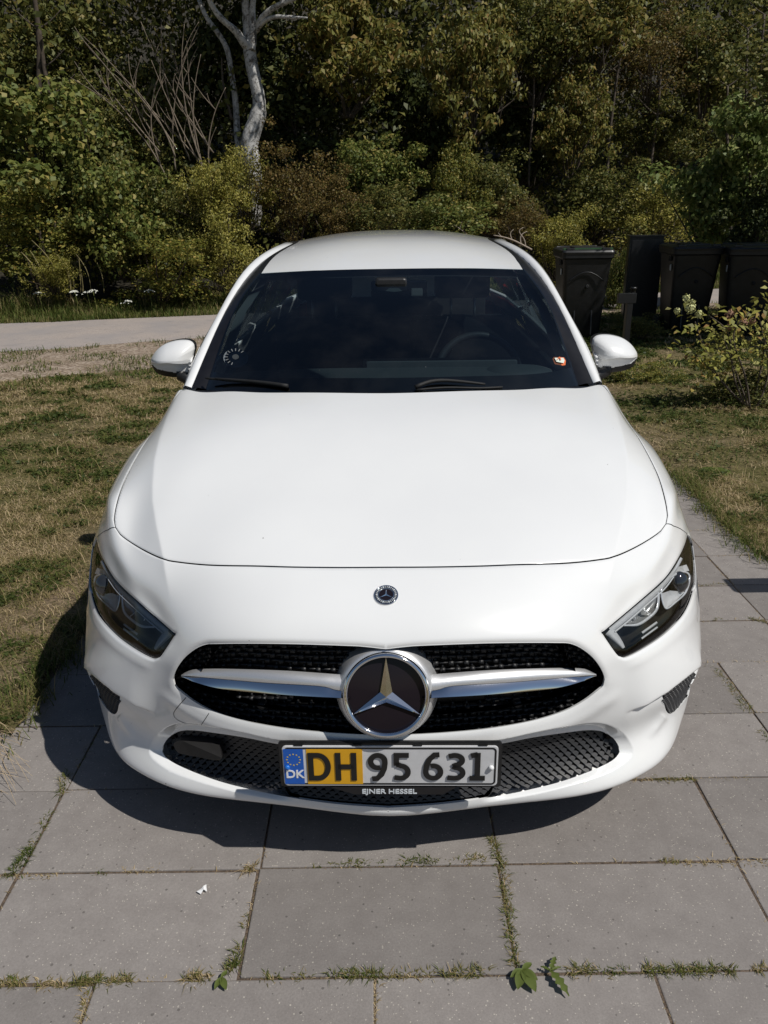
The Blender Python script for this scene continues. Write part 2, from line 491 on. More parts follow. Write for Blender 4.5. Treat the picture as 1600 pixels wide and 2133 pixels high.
# traced outlines on the right half (photo pixels)
PX_GR = [(806, 1352), (850, 1347), (887.5, 1344.7), (1018.8, 1340), (1150, 1339), (1193.7, 1342.5), (1228.8, 1364), (1250.6, 1390.6), (1260, 1414.7), (1257, 1428), (1246, 1438), (1215.6, 1460.6), (1172, 1482.5), (1106, 1502), (1018.8, 1517.5), (931, 1526), (843.8, 1530.6), (805, 1531.5)]
PX_LI = [(809, 1556), (900, 1556), (1000, 1553), (1045, 1549), (1106, 1537), (1172, 1527), (1224, 1521), (1255, 1524), (1277, 1537), (1289, 1554.7), (1291, 1566), (1277, 1583), (1237.5, 1603), (1172, 1627), (1106, 1644), (1040.6, 1657.5), (975, 1668.5), (900, 1677), (805, 1683)]
PX_VE = [(1384, 1442), (1417, 1414), (1444, 1396), (1449, 1402), (1443, 1428), (1424, 1463), (1409, 1481), (1397, 1488), (1389, 1482), (1385, 1463)]
PX_HL = [(1255.8, 1317), (1292.5, 1286), (1331.6, 1253), (1370.6, 1219), (1394, 1194), (1417.5, 1156), (1429, 1130), (1433, 1113)]
PX_HB = [(1448.8, 1228), (1441, 1253), (1427, 1280), (1402, 1308), (1370.6, 1334), (1323.8, 1362.5), (1304, 1371), (1293, 1367), (1277, 1348), (1255.8, 1317)]
PX_HD = [(806, 1181), (900, 1180.5), (1000, 1178.5), (1080, 1175.5), (1175, 1173), (1246, 1167), (1276, 1162), (1317.5, 1143.4), (1353, 1123), (1377, 1105.4), (1387.6, 1091), (1390.7, 1075), (1386, 1043.6), (1374.5, 1001), (1360, 967.6), (1336.5, 925), (1308, 879.8), (1284, 844), (1256, 808)]
PX_CR = np.array([(1262.0, 1260), (1268, 1215), (1276, 1162), (1294, 1089), (1303.5, 1040), (1305, 1005.6), (1303, 953), (1294, 906), (1279.5, 858), (1258, 810)])
PX_CHEEK = np.array([(1296., 1486), (1340, 1466), (1385.6, 1438), (1447.7, 1391), (1459, 1383)])
PX_CHL = np.array([(1296., 1486), (1291, 1455), (1287, 1425), (1284, 1400)])
PX_FIN = np.array([(1350., 1543), (1366, 1518), (1389, 1489)])
P_GR = smooth_px(PX_GR); P_LI = smooth_px(PX_LI); P_VE = smooth_px(PX_VE + PX_VE[:1], 5)
P_RING = smooth_px([(990, 1543), (1045, 1537), (1106, 1524), (1172, 1511), (1237, 1505.5), (1275, 1513), (1304, 1534), (1319, 1560), (1316, 1575), (1300, 1590), (1259, 1613), (1172, 1640), (1106, 1656), (990, 1676)], 6)
RINGPOLY = np.concatenate([P_RING, np.array([(806., 1690), (806, 1545)])])
P_HL = smooth_px(PX_HL); P_HB = smooth_px(PX_HB, sharp=(9,)); P_HD = smooth_px(PX_HD, 9)
S_GR = st_px(P_GR); S_GR[0, 0] = S_GR[-1, 0] = 0
S_LI = st_px(P_LI); S_LI[0, 0] = S_LI[-1, 0] = 0
S_VE = st_px(P_VE[:-1])
S_HB = st_px(P_HB[:-1]); S_HLt = st_px(P_HL)
S_HLs = dense(np.concatenate([S_HLt[-1:], st_3d([(.85, .585, .662), (.868, .605, .625), (.872, .59, .585), (.868, .555, .555)]), S_HB[:1]]), .007)[1:-1]
S_HL = np.concatenate([S_HLt, S_HLs, S_HB])
S_HD = st_px(P_HD); S_HD[0, 0] = 0
S_HD = np.concatenate([S_HD, dense(np.array([S_HD[-1], [S_HD[-1][0] - .012, TMAX]]), .007)[1:]])
def offset_poly(L, d):
    T = np.gradient(L, axis=0); T /= np.linalg.norm(T, axis=1)[:, None] + 1e-12
    Nn = np.stack([-T[:, 1], T[:, 0]], 1); return L + Nn * d
HDi = offset_poly(S_HD, +.0022); HDo = offset_poly(S_HD, -.0022)
for L in (HDi, HDo): L[0, 0] = 0; L[-1, 1] = TMAX
# bumper / fender split: hood corner -> lamp tip, then lamp rear -> wheel arch
ifd = int(np.argmin(np.linalg.norm(P_HD - np.array([1390.7, 1091]), axis=1)))
S_SPL = np.concatenate([HDo[ifd:ifd + 1], st_px([(1403, 1096), (1418, 1102)]), S_HLt[-1:]])
S_SPL = dense(S_SPL, .007)
jside = len(S_HLs) * 2 // 5
S_SP2 = dense(np.array([S_HLs[jside], [SMAX, TKN[6]]]), .01)
FEND = np.concatenate([S_SPL, S_HLs[:jside], S_SP2, [[SMAX, TMAX]], HDo[ifd:][::-1]])
HOOD = np.concatenate([HDi, [[0, TMAX]]])
HOODO = np.concatenate([HDo, [[0, TMAX]]])

def relief(s, t):
    sa = np.abs(s)
    P = base(sa, t); n = base_n(sa, t); U = px(P)
    vis = sstep((((CAMC - P) * n).sum(1) / np.linalg.norm(CAMC - P, axis=1) - .05) / .15)
    d = np.zeros(len(s))
    D, sd, po = dline(U, PX_CR)                                     # bonnet ridges
    d += .0085 * np.exp(-np.sqrt(D * D + 4) / 30) * sstep(po / .2) * vis * np.where(t > TKN[6], 1, 0)
    D, sd, po = dline(U, P_GR)                                      # rolled edge of the grille mouth
    d += -.006 * np.clip(1 - D / 13, 0, 1) ** 2
    d += .006 * np.exp(-((D - 26) / 14) ** 2) * sstep((U[:, 1] - 1430) / 40)     # swollen lip under it
    D, sd, po = dline(U, P_LI)
    Dr, sr, pr_ = dline(U, P_RING); inr = inpoly(RINGPOLY, U)
    d += np.where(inr, -.019 * Dr / (Dr + D + 1e-6) * sstep((U[:, 0] - 1000) / 60), 0)
    d += -.005 * np.clip(1 - D / 9, 0, 1) * (1 - inr)
    cl = sstep((U[:, 0] - 990) / 60)
    d += -.016 * (1 - cl) * np.clip(1 - D / 12, 0, 1) * (U[:, 1] < 1600)
    D, sd, po = dline(U, PX_CHEEK); up = sd < 0                     # cheek over the side vent
    Dl, sl, pl = dline(U, PX_CHL)
    incheek = (U[:, 0] > 1284) & up & (U[:, 1] > 1300)
    right = sstep((U[:, 0] - 1299) / 55)
    chk = .010 * right * sstep((U[:, 1] - 1330) / 60) * vis * sstep((1080 - np.abs(U[:, 1] - 1400) * 6) / 400)
    d += np.where(up, chk * np.exp(-np.maximum(D - 4, 0) / 60), chk * np.clip(1 - D / 5, 0, 1))
    low = (~up) & (U[:, 1] < 1660)
    d += np.where(low, -.010 * sstep((U[:, 0] - 1300) / 60) * sstep(D / 5) * np.exp(-np.maximum(D - 7, 0) / 40), 0) * vis
    D, sd, po = dline(U, PX_FIN)
    d += .0045 * np.exp(-(D / 8) ** 2) * sstep(po / .5) * sstep((1 - po) / .12) * vis
    D, sd, po = dline(U, np.concatenate([P_HB]))                    # shut lines of the lamp
    d += -.004 * np.clip(1 - D / 7, 0, 1) ** 2 * (sa < 1.0)
    d += .0018 * np.exp(-((D - 17) / 9) ** 2) * (sa < 1.0) * sstep((U[:, 1] - 1230) / 40) * sstep((U[:, 0] - 1300) / 30)
    d += -.006 * np.exp(-(((U[:, 0] - 1288) / 30) ** 2 + ((U[:, 1] - 1395) / 34) ** 2))
    for Lx in (P_HL,):
        D, sd, po = dline(U, Lx); d += -.002 * np.clip(1 - D / 6, 0, 1) ** 2
    D, sd, po = dline(np.stack([sa, t], 1), S_HD)
    d += -.0022 * np.clip(1 - D / .007, 0, 1) ** 2
    return d
def skin(s, t, off=0.0):
    sa = np.abs(s); P = base(sa, t); n = base_n(sa, t)
    P = P + n * (relief(sa, t) + off)[:, None] if np.ndim(off) else P + n * (relief(sa, t)[:, None] + off)
    P[:, 0] *= np.where(s < 0, -1, 1)
    return P
def skin_n(s, t, off=0.0, e=.0025):
    a = skin(np.minimum(s + e, SMAX), t, off) - skin(np.maximum(np.abs(s) - e, 0) if False else s - e, t, off)
    b = skin(s, np.minimum(t + e, TMAX), off) - skin(s, np.maximum(t - e, 0), off)
    n = np.cross(a, b); n /= np.linalg.norm(n, axis=1)[:, None] + 1e-12
    return n

# traced outlines were taken on the finished surface: shift them so the relief lands them back on their place
def settle(P, n=3):
    Q = P.copy()
    for _ in range(n):
        S = st_px(Q); Q = Q + np.clip(P - px(skin(S[:, 0], S[:, 1])), -6, 6) * .8
    return Q
_g, _l = settle(P_GR), settle(P_LI); _v = P_VE[:-1] + np.median(settle(P_VE[:-1], 2) - P_VE[:-1], axis=0)
S_GR = st_px(_g); S_GR[0, 0] = S_GR[-1, 0] = 0
S_LI = st_px(_l); S_LI[0, 0] = S_LI[-1, 0] = 0
S_VE = st_px(_v)
# constrained triangulation of the half domain
pts = []; edges = []
def add_line(L, closed=False):
    i0 = len(pts); pts.extend([tuple(p) for p in L]); n = len(L)
    edges.extend([(i0 + i, i0 + i + 1) for i in range(n - 1)])
    if closed: edges.append((i0 + n - 1, i0))
S_RING = st_px(P_RING)
for L in (S_GR, S_LI, HDi, HDo, S_SPL, S_SP2, S_RING): add_line(L)
add_line(S_VE, True); add_line(S_HL, True)
allc = np.array(pts)
bnd = dense(np.array([(0, 0), (SMAX, 0), (SMAX, TMAX), (0, TMAX)]), .011, True)
add_line(bnd, True)
STEP = .0105
gx = np.arange(STEP, SMAX - .004, STEP); gy = np.arange(STEP, TMAX - .004, STEP * .9)
gg = np.array([(x + (STEP / 2 if j % 2 else 0), y) for j, y in enumerate(gy) for x in gx if x + STEP / 2 < SMAX - .003])
def thin(cand, others, r):
    kd = KDTree(len(others))
    for i, p in enumerate(others): kd.insert((p[0], p[1], 0), i)
    kd.balance()
    return cand[np.array([kd.find((p[0], p[1], 0))[2] > r for p in cand])]
rings = []
for L0, cl in ((S_GR, 0), (S_LI, 0), (S_HL, 1), (S_VE, 1), (st_px(smooth_px(PX_CHEEK[:-1], 5)), 0), (st_px(smooth_px(PX_CR, 6)), 0), (st_px(smooth_px(PX_FIN, 4)), 0), (S_RING, 0)):
    L = dense(L0, .0055, bool(cl))
    for d_ in (0, .0028, -.0028, .006, -.006, .0095, -.0095, .0135, -.0135, .018, -.018) + ((.0225, -.0225, .027, -.027, .032, -.032, .037, -.037) if L0 is S_LI else ()):
        rings.append(offset_poly(L, d_))
rings = np.concatenate(rings); rings = rings[(rings[:, 0] > .002) & (rings[:, 0] < SMAX - .002) & (rings[:, 1] > .002) & (rings[:, 1] < TMAX - .002)]
rings = thin(rings, allc, .0022)
cellk = {}
for p in rings: cellk.setdefault((int(p[0] / .0026), int(p[1] / .0026)), p)
rings = np.array(list(cellk.values()))
pts.extend([tuple(p) for p in rings])
gg = thin(thin(gg, allc, .0042), rings, .0055)
pts.extend([tuple(p) for p in gg])
res = delaunay_2d_cdt([Vector(p) for p in pts], edges, [], 0, 1e-6)
QV = np.array([tuple(v) for v in res[0]]); QT = np.array([tuple(f) for f in res[2]])
QV[:, 0] = np.where(np.abs(QV[:, 0]) < 1e-5, 0, QV[:, 0])
cen = QV[QT].mean(1)
a_ = QV[QT[:, 1]] - QV[QT[:, 0]]; b_ = QV[QT[:, 2]] - QV[QT[:, 0]]
neg = (a_[:, 0] * b_[:, 1] - a_[:, 1] * b_[:, 0]) < 0
QT[neg] = QT[neg][:, ::-1]
in_gr = inpoly(np.concatenate([S_GR]), cen); in_li = inpoly(S_LI, cen); in_ve = inpoly(S_VE, cen); in_hl = inpoly(S_HL, cen)
in_hd = inpoly(HOOD, cen); in_hdo = inpoly(HOODO, cen); in_fe = inpoly(FEND, cen)
gap = in_hdo & ~in_hd
fender_m = in_fe & ~in_hdo & ~in_hl
bump_m = ~(in_gr | in_li | in_ve | in_hl | in_hdo | fender_m)

_T0 = __import__('time').time()
QP = skin(QV[:, 0], QV[:, 1]); QN0 = base_n(QV[:, 0], QV[:, 1]); QN = skin_n(QV[:, 0], QV[:, 1])
def panel(name, mask, mat, parent, off=0.0, skirt=0.0, sides=(1, -1), skirt_mat=None, join=True, inset=None):
    """one mesh made of masked triangles of the skin; skirt = depth of the folded edge"""
    T = QT[mask]; used = np.unique(T); mp = -np.ones(len(QV), int); mp[used] = np.arange(len(used))
    T = mp[T]; q = QV[used]
    offv = off if not callable(off) else off(q)
    P = QP[used] + QN0[used] * (np.asarray(offv)[:, None] if np.ndim(offv) else offv); Nn = QN[used].copy()
    Nn[np.abs(q[:, 0]) < 1e-6, 0] = 0
    Nn /= np.linalg.norm(Nn, axis=1)[:, None]
    ed = {}
    for tri in T:
        for a, b in ((tri[0], tri[1]), (tri[1], tri[2]), (tri[2], tri[0])):
            ed[(a, b)] = ed.get((a, b), 0) + 1
    be = [(a, b) for (a, b) in ed if (b, a) not in ed and not (abs(q[a, 0]) < 1e-6 and abs(q[b, 0]) < 1e-6)]
    V = []; F = []; NN = []; MI = []
    for sg in sides:
        o0 = len(V); m = np.array([sg, 1, 1.0])
        V.extend(P * m); NN.extend(Nn * m)
        tt = T if sg > 0 else T[:, ::-1]
        F.extend((tt + o0).tolist()); MI.extend([0] * len(tt))
        if skirt:
            for a, b in be:
                k = len(V)
                pa, pb = P[a] * m, P[b] * m
                sk_ = skirt if (skirt < 0 or q[a, 0] < .90) else min(skirt, .005)
                V.extend([pa, pb, pb - Nn[b] * m * sk_, pa - Nn[a] * m * sk_])
                e = pb - pa; fn = np.cross(Nn[a] * m, e) * (1 if sg < 0 else -1); fn /= np.linalg.norm(fn) + 1e-12
                NN.extend([fn] * 4)
                F.append((k, k + 3, k + 2, k + 1) if sg > 0 else (k, k + 1, k + 2, k + 3)); MI.append(1)
    mats = [mat] if not skirt else [mat, skirt_mat or mat]
    o = mesh_obj(name, V, F, mats, parent, smooth=True, normals=np.array(NN))
    if skirt: o.data.polygons.foreach_set('material_index', MI)
    return o

bumper = panel('front_bumper', bump_m, M['paint'], car, skirt=.007)
hood = panel('hood', in_hd, M['paint'], car, skirt=.012)
gapo = panel('hood_seal', gap, M['seal'], car, off=-.010)
for sg in (1, -1):
    panel('front_fender', fender_m, M['paint'], car, skirt=.012, sides=(sg,))
# ------------------------------------------------------------------ grille, lamps, plate and other front parts
def boxes_mesh(name, centers, frames, sizes, mat, parent):
    c = np.asarray(centers, float); f = np.asarray(frames, float); sz = np.asarray(sizes, float)
    corner = np.array([(x, y, z) for x in (-.5, .5) for y in (-.5, .5) for z in (-.5, .5)])
    V = c[:, None, :] + np.einsum('kc,nc,ncd->nkd', corner, sz, f)
    fq = np.array([(0, 1, 3, 2), (4, 6, 7, 5), (0, 4, 5, 1), (2, 3, 7, 6), (0, 2, 6, 4), (1, 5, 7, 3)])
    F = (np.arange(len(c))[:, None, None] * 8 + fq[None]).reshape(-1, 4)
    return fast_mesh(name, V.reshape(-1, 3), F, mat, parent)
def frame_at(s, t):
    n = base_n(s, t); e = .003
    a = base(s + e, t) - base(s - e, t); a /= np.linalg.norm(a, axis=1)[:, None]
    b = np.cross(n, a); return np.stack([a, b, n], 1)
def full_poly(S): return np.concatenate([S, (S * [-1, 1])[::-1]])

grille = panel('radiator_grille', in_gr, M['dark'], car, off=-.085, skirt=-.080, skirt_mat=M['black_plastic'])
GP = full_poly(S_GR)
# star frame
EM_C = at(806, 1447, y=.000); tl = math.radians(16)
EM_N = np.array([0, -math.cos(tl), math.sin(tl)]); EM_Y = np.array([0, math.sin(tl), math.cos(tl)]); EM_X = np.array([1.0, 0, 0])
EM_C[0] = 0
EM_R = 88 * ((car2w(EM_C) - CPOS) @ FW) / FOC
A_T = [(880, 1406), (909, 1404), (1018.8, 1396), (1150, 1391.5), (1208, 1392), (1230, 1397), (1243, 1404.5)]
A_C = [(880, 1440), (912, 1436), (945, 1428), (1062.5, 1420.5), (1172, 1411), (1216, 1407), (1242, 1405)]
A_B = [(880, 1455), (911.6, 1453), (1018.8, 1446.7), (1150, 1434.4), (1210, 1420), (1230, 1412), (1243, 1406.5)]
ARMP = np.array(A_T + A_B[::-1], float); _ac = ARMP.mean(0); ARMP = _ac + (ARMP - _ac) * [1.03, 1.25]
cs, fs, ss = [], [], []
tlo, thi = S_GR[:, 1].min(), S_GR[:, 1].max()
rows_t = np.arange(tlo - .075, thi + .02, .0185)
PGF = np.concatenate([P_GR, np.array([px(base(-S_GR[::-1, 0], S_GR[::-1, 1]))])[0]])
for k, t0 in enumerate(rows_t):
    sv = np.arange(-.66, .66, .034) + (.017 if k % 2 else 0)
    tv = t0 - .055 * (np.abs(sv) / .5) ** 2.0                   # rows follow the mouth's own curve
    P = base(sv, np.maximum(tv, .02)); N_ = frame_at(sv, np.maximum(tv, .02))
    P = P - N_[:, 2] * .056
    ok = inpoly(PGF, px(P)) & (tv > .03) & ~inpoly(ARMP, px(P * np.where(P[:, :1] < 0, -1, 1) ** np.array([[1, 0, 0]])))
    rr = np.linalg.norm((P - EM_C)[:, [0, 2]], axis=1); ok &= rr > EM_R * .95
    for i in np.where(ok)[0]:
        cs.append(P[i]); fs.append(N_[i]); ss.append((.0105, .0095, .016))
        cs.append(P[i] - N_[i][2] * .004 + N_[i][1] * .006); fs.append(N_[i]); ss.append((.004, .012, .008))
        if i + 1 < len(sv) and ok[i + 1]:
            d = P[i + 1] - P[i]; L = np.linalg.norm(d); d /= L
            n = N_[i][2]; b = np.cross(n, d)
            cs.append((P[i] + P[i + 1]) / 2 - n * .002); fs.append(np.stack([d, b, n])); ss.append((L, .0050, .010))
gm = boxes_mesh('grille_pins', cs, fs, ss, M['grille_plastic'], grille); tag(gm, kind='stuff')

# silver louvre arms with chrome strip
def resamp(P, n):
    P = smooth_px(P, 3); d = np.r_[0, np.cumsum(np.linalg.norm(np.diff(P, axis=0), axis=1))]
    q = np.linspace(0, d[-1], n); return np.stack([np.interp(q, d, P[:, 0]), np.interp(q, d, P[:, 1])], 1)
def on(P, off):
    """point of the skin under a traced pixel, then moved towards (+) or away from (-) the viewer's side"""
    q = st_px(P); B_ = base(q[:, 0], q[:, 1]); d = CAMC - B_; d /= np.linalg.norm(d, axis=1)[:, None]
    return B_ + d * np.asarray(off)[..., None]
def strip(name, lines, mat, parent, mirror=1, smooth=True):
    n = len(lines[0]); V = np.concatenate(lines) * [mirror, 1, 1]; F = []
    for a in range(len(lines) - 1):
        for i in range(n - 1):
            f = (a * n + i, a * n + i + 1, (a + 1) * n + i + 1, (a + 1) * n + i)
            F.append(f if mirror > 0 else f[::-1])
    return mesh_obj(name, V, F, mat, parent, smooth=smooth)
nA = 40; qT, qC, qB = resamp(A_T, nA), resamp(A_C, nA), resamp(A_B, nA)
end = np.clip((np.arange(nA) - (nA - 5)) / 4, 0, 1)
inl = sstep(1 - np.arange(nA) / 9)        # swells towards the emblem
lT = on(qT, -.040 + .006 * inl); lTm = on(qT * .62 + qC * .38, -.022 - .004 * end + .004 * inl); lC = on(qC, -.011 - .004 * end + .004 * inl)
lB = on(qB, .006 - .018 * end + .002 * inl); lU = on(qB + [0, 1], -.034 * np.ones(nA))
for sg in (1, -1):
    arm = strip('grille_louvre', [lT, lTm, lC, on(qC + [0, 1.5], -.013 - .004 * end + .004 * inl)], M['silver'], car, sg)
    k0 = 2
    cT = on(qC + [0, 1.5], -.010 - .004 * end + .003 * inl)[k0:]; cB = on(qB, .008 - .020 * end + .002 * inl)[k0:]
    cM = (cT + cB) / 2 + base_n(*st_px((qC + qB)[k0:] / 2).T) * .003
    strip('chrome_strip', [cT, cM, cB], M['chrome'], arm, sg)
    strip('louvre_underside', [lB, lU], M['black_plastic'], arm, sg)
# collar and star emblem
def fr(o, h=0.0): return (np.asarray(o) + EM_N * h, EM_X, EM_Y, EM_N)
R = EM_R
em = empty('star_emblem', parent=car)
V, F = lathe_arrays([(R * 1.30, -.075), (R * 1.24, -.040), (R * 1.16, -.018), (R * 1.09, -.006), (R * 1.03, -.002), (R * .99, -.004)], 64, fr(EM_C))
mesh_obj('emblem_collar', V, F, M['silver'], em, True)
V, F = lathe_arrays([(R * 1.035, -.004), (R * 1.03, .006), (R * .995, .012), (R * .945, .012), (R * .905, .006), (R * .895, -.004)], 72, fr(EM_C))
mesh_obj('emblem_ring', V, F, M['chrome'], em, True)
V, F = lathe_arrays([(R * .91, -.002), (R * .5, .000), (R * .001, .001)], 64, fr(EM_C))
mesh_obj('emblem_panel', V, F, M['emblem'], em, True)
def star(name, o, ex, ey, n, R, ro, ri, h0, h1, mat, parent):
    V = [np.asarray(o) + n * h1]
    for k in range(6):
        a = math.pi / 2 + k * math.pi / 3; r = ro if k % 2 == 0 else ri
        V.append(np.asarray(o) + (ex * math.cos(a) + ey * math.sin(a)) * r * R + n * (h0 if k % 2 == 0 else h0))
    for k in range(6): V.append(V[1 + k] - n * .004)
    F = [(0, 1 + k, 1 + (k + 1) % 6) for k in range(6)] + [(1 + k, 7 + k, 7 + (k + 1) % 6, 1 + (k + 1) % 6) for k in range(6)]
    return mesh_obj(name, V, F, mat, parent)
star('emblem_star', EM_C, EM_X, EM_Y, EM_N, R, .92, .165, .006, .017, M['chrome'], em)
# small round badge on the nose
qb = st_px([(804, 1240)]); qb[0, 0] = 0
bc = base(qb[:, 0], qb[:, 1])[0]; bf = frame_at(qb[:, 0], qb[:, 1])[0]
bR = 25.5 * ((car2w(bc) - CPOS) @ FW) / FOC
bd = empty('nose_badge', parent=car)
bfr = (bc, bf[0], bf[1], bf[2])
V, F = lathe_arrays([(bR, -.002), (bR, .0022), (bR * .94, .003), (bR * .90, .0022)], 48, bfr); mesh_obj('badge_rim', V, F, M['chrome'], bd, True)
V, F = lathe_arrays([(bR * .91, .0022), (bR * .01, .0026)], 48, bfr); mesh_obj('badge_disc', V, F, M['emblem'], bd, True)
V, F = lathe_arrays([(bR * .66, .0022), (bR * .65, .0036), (bR * .60, .0036), (bR * .59, .0022)], 40, bfr); mesh_obj('badge_inner_ring', V, F, M['chrome'], bd, True)
star('badge_star', bc + bf[2] * .0024, bf[0], bf[1], bf[2], bR * .62, .98, .15, .0008, .003, M['chrome'], bd)
cs, fs, ss = [], [], []
for k in range(30):
    a = 2 * math.pi * k / 30
    cs.append(bc + (bf[0] * math.cos(a) + bf[1] * math.sin(a)) * bR * .78 + bf[2] * .003)
    e = bf[0] * math.cos(a) + bf[1] * math.sin(a); fs.append(np.stack([e, np.cross(bf[2], e), bf[2]])); ss.append((bR * .16, bR * (.05 + .05 * (k % 3 == 0)), .0012))
boxes_mesh('badge_wreath', cs, fs, ss, M['lettering'], bd)

# lower intake: dark back and a diamond lattice
low = panel('lower_intake', in_li, M['dark'], car, off=-.06, skirt=-.056, skirt_mat=M['black_plastic'])
LP = full_poly(S_LI)
def lattice(name, poly, t_ref, cw, ch, off, mat, parent, smin, smax, droop, thick=.0035, depth=.02, onlyface=None):
    V = []; F = []
    tl_, th_ = poly[:, 1].min(), poly[:, 1].max()
    nr = int((th_ - tl_ + .03) / (ch / 2)) + 2; nc = int((smax - smin) / cw) + 2
    cand = np.array([(smin + (i + (.5 if j % 2 else 0)) * cw, tl_ - .01 + j * ch / 2) for j in range(-2, nr) for i in range(nc)])
    okc = inpoly(poly, np.stack([cand[:, 0], cand[:, 1] - droop * (np.abs(cand[:, 0]) / .5) ** 2], 1)).reshape(nr + 2, nc)
    sel = cand[okc.ravel()]; m5 = np.array([(-.5, 0), (0, .5), (.5, 0), (0, -.5), (0, .12)]) * [cw, ch]
    Q5 = (sel[:, None, :] + m5[None]).reshape(-1, 2); Q5[:, 1] -= droop * (np.abs(Q5[:, 0]) / .5) ** 2
    PA = base(Q5[:, 0], Q5[:, 1]).reshape(-1, 5, 3); NA = base_n(Q5[:, 0], Q5[:, 1]).reshape(-1, 5, 3); RA = relief(np.abs(Q5[:, 0]), Q5[:, 1]).reshape(-1, 5).min(1)
    for P, n, r0_ in zip(PA, NA, RA):
        off_ = off + float(r0_); k = len(V); offs = [off_, off_ - .010, off_, off_ + .004, off_ - .001]
        V.extend([p + m * o for p, m, o in zip(P, n, offs)])
        # scale-like cell: lower nose proud, upper edge tucked in, dark slot above it
        F.extend([(k, k + 3, k + 4), (k + 3, k + 2, k + 4)])
        up = P[4] + n[4] * (off_ - .001); V.append(up - n[4] * depth)
        V.append(P[0] + n[0] * (off_ - depth)); V.append(P[2] + n[2] * (off_ - depth))
        F.extend([(k, k + 4, k + 5, k + 6), (k + 4, k + 2, k + 7, k + 5)])
    o = mesh_obj(name, V, F, mat, parent); tag(o, kind='stuff'); return o
lattice('intake_lattice', LP, 0, .0225, .0185, -.014, M['mesh_plastic'], low, -.70, .70, .02)
# radar cover in the right-hand end of the intake (car's right)
pq = [(351, 1550), (366, 1541), (440, 1547), (455, 1556), (452, 1582), (395, 1574), (362, 1567)]
pm = np.array([(806 * 2 + 5 - u, v + 2) for u, v in pq], float)
P = on(smooth_px(np.concatenate([pm, pm[:1]]), 6)[:-1], -.004) * [-1, 1, 1]
mesh_obj('sensor_cover', list(P) + list(P + np.array([0, .02, 0])), [tuple(range(len(P)))] + [(i, (i + 1) % len(P), len(P) + (i + 1) % len(P), len(P) + i) for i in range(len(P))], M['black_plastic'], low)
# side vents
for sg in (1, -1):
    ve = panel('side_vent', in_ve, M['dark'], car, off=-.016, skirt=-.014, skirt_mat=M['black_plastic'], sides=(sg,))
    cs, fs, ss = [], [], []
    for k, t0 in enumerate(np.arange(S_VE[:, 1].min() - .01, S_VE[:, 1].max() + .01, .0085)):
        sv = np.arange(S_VE[:, 0].min() - .01, S_VE[:, 0].max() + .02, .016) + (.008 if k % 2 else 0)
        q = np.stack([sv, t0 * np.ones_like(sv)], 1); ok = inpoly(S_VE, q)
        if not ok.any(): continue
        P = base(q[:, 0], q[:, 1]); fr_ = frame_at(q[:, 0], q[:, 1])
        for i in np.where(ok)[0]:
            c = P[i] - fr_[i][2] * .008; f_ = fr_[i].copy()
            cs.append(c * [sg, 1, 1]); fs.append(f_ * [sg, 1, 1]); ss.append((.017, .0032, .007))
            cs.append((c + f_[1] * .004) * [sg, 1, 1]); fs.append(f_ * [sg, 1, 1]); ss.append((.003, .008, .005))
    g_ = boxes_mesh('vent_mesh', cs, fs, ss, M['mesh_plastic'], ve); tag(g_, kind='stuff')
# parking sensors in the grille
for u, v in ((1092, 1487), (527, 1490)):
    q = st_px([(u if u > 806 else 1612 - u, v)]); c = base(q[:, 0], q[:, 1])[0]; f_ = frame_at(q[:, 0], q[:, 1])[0]
    sg = 1 if u > 806 else -1
    V, F = lathe_arrays([(.010, -.05), (.010, -.034), (.0085, -.031), (.0005, -.0305)], 20, (c, f_[0], f_[1], f_[2]))
    mesh_obj('parking_sensor', V * [sg, 1, 1], F if sg > 0 else [f[::-1] for f in F], M['grille_plastic'], grille, True)

# shut lines: bumper to wing, and the towing-eye cover
def seam(name, S, sg, w=.0011, parent=None):
    A_, B_2 = offset_poly(S, w), offset_poly(S, -w); f = lambda L: (skin(np.clip(L[:, 0], 0, SMAX), L[:, 1], .0005)) * [sg, 1, 1]
    return strip(name, [f(A_), f(B_2)], M['seal'], parent or car, 1 if sg > 0 else 1)
for sg in (1, -1): seam('wing_shut_line', S_SPL, sg)
seam('towing_cover_line', st_px(smooth_px([(1617 - u, v + 1) for u, v in ((383, 1452), (368, 1468), (355.6, 1484.7), (362, 1497), (385, 1506), (412, 1509), (422, 1500), (433, 1484))], 5)), -1, .0008)
# ------------------------------------------------------------------ headlights
def hp(P, inset): return on(np.asarray(P, float), -np.asarray(inset, float) * np.ones(len(P)))
def ribbon(name, P, width, inset, mat, parent, sg, thick=.006, step=6):
    P = smooth_px(np.asarray(P, float), step) if len(P) > 2 else dense(np.asarray(P, float), step)
    W = np.interp(np.linspace(0, 1, len(P)), np.linspace(0, 1, len(np.atleast_1d(width))), np.atleast_1d(width))
    T = np.gradient(P, axis=0); T /= np.linalg.norm(T, axis=1)[:, None]; Nn = np.stack([-T[:, 1], T[:, 0]], 1)
    A = hp(P + Nn * W[:, None] / 2, inset + .004); Mi = hp(P, inset); B = hp(P - Nn * W[:, None] / 2, inset + .004)
    return strip(name, [hp(P + Nn * W[:, None] / 2, inset + thick + .008), A, Mi, B, hp(P - Nn * W[:, None] / 2, inset + thick + .008)], mat, parent, sg)
def plate_px(name, P, inset, mat, parent, sg, rim=None, bowl=0.0):
    P = np.asarray(P, float); c = P.mean(0)
    O = hp(P, inset); I = hp(c + (P - c) * .5, inset + bowl); C = hp([c], inset + bowl * 1.3)
    n = len(P); V = np.concatenate([O, I, C]) * [sg, 1, 1]; F = []
    for i in range(n):
        j = (i + 1) % n; F += [(i, j, n + j, n + i), (n + i, n + j, 2 * n)]
    F = [f if sg > 0 else f[::-1] for f in F]
    return mesh_obj(name, V, F, mat, parent, True)
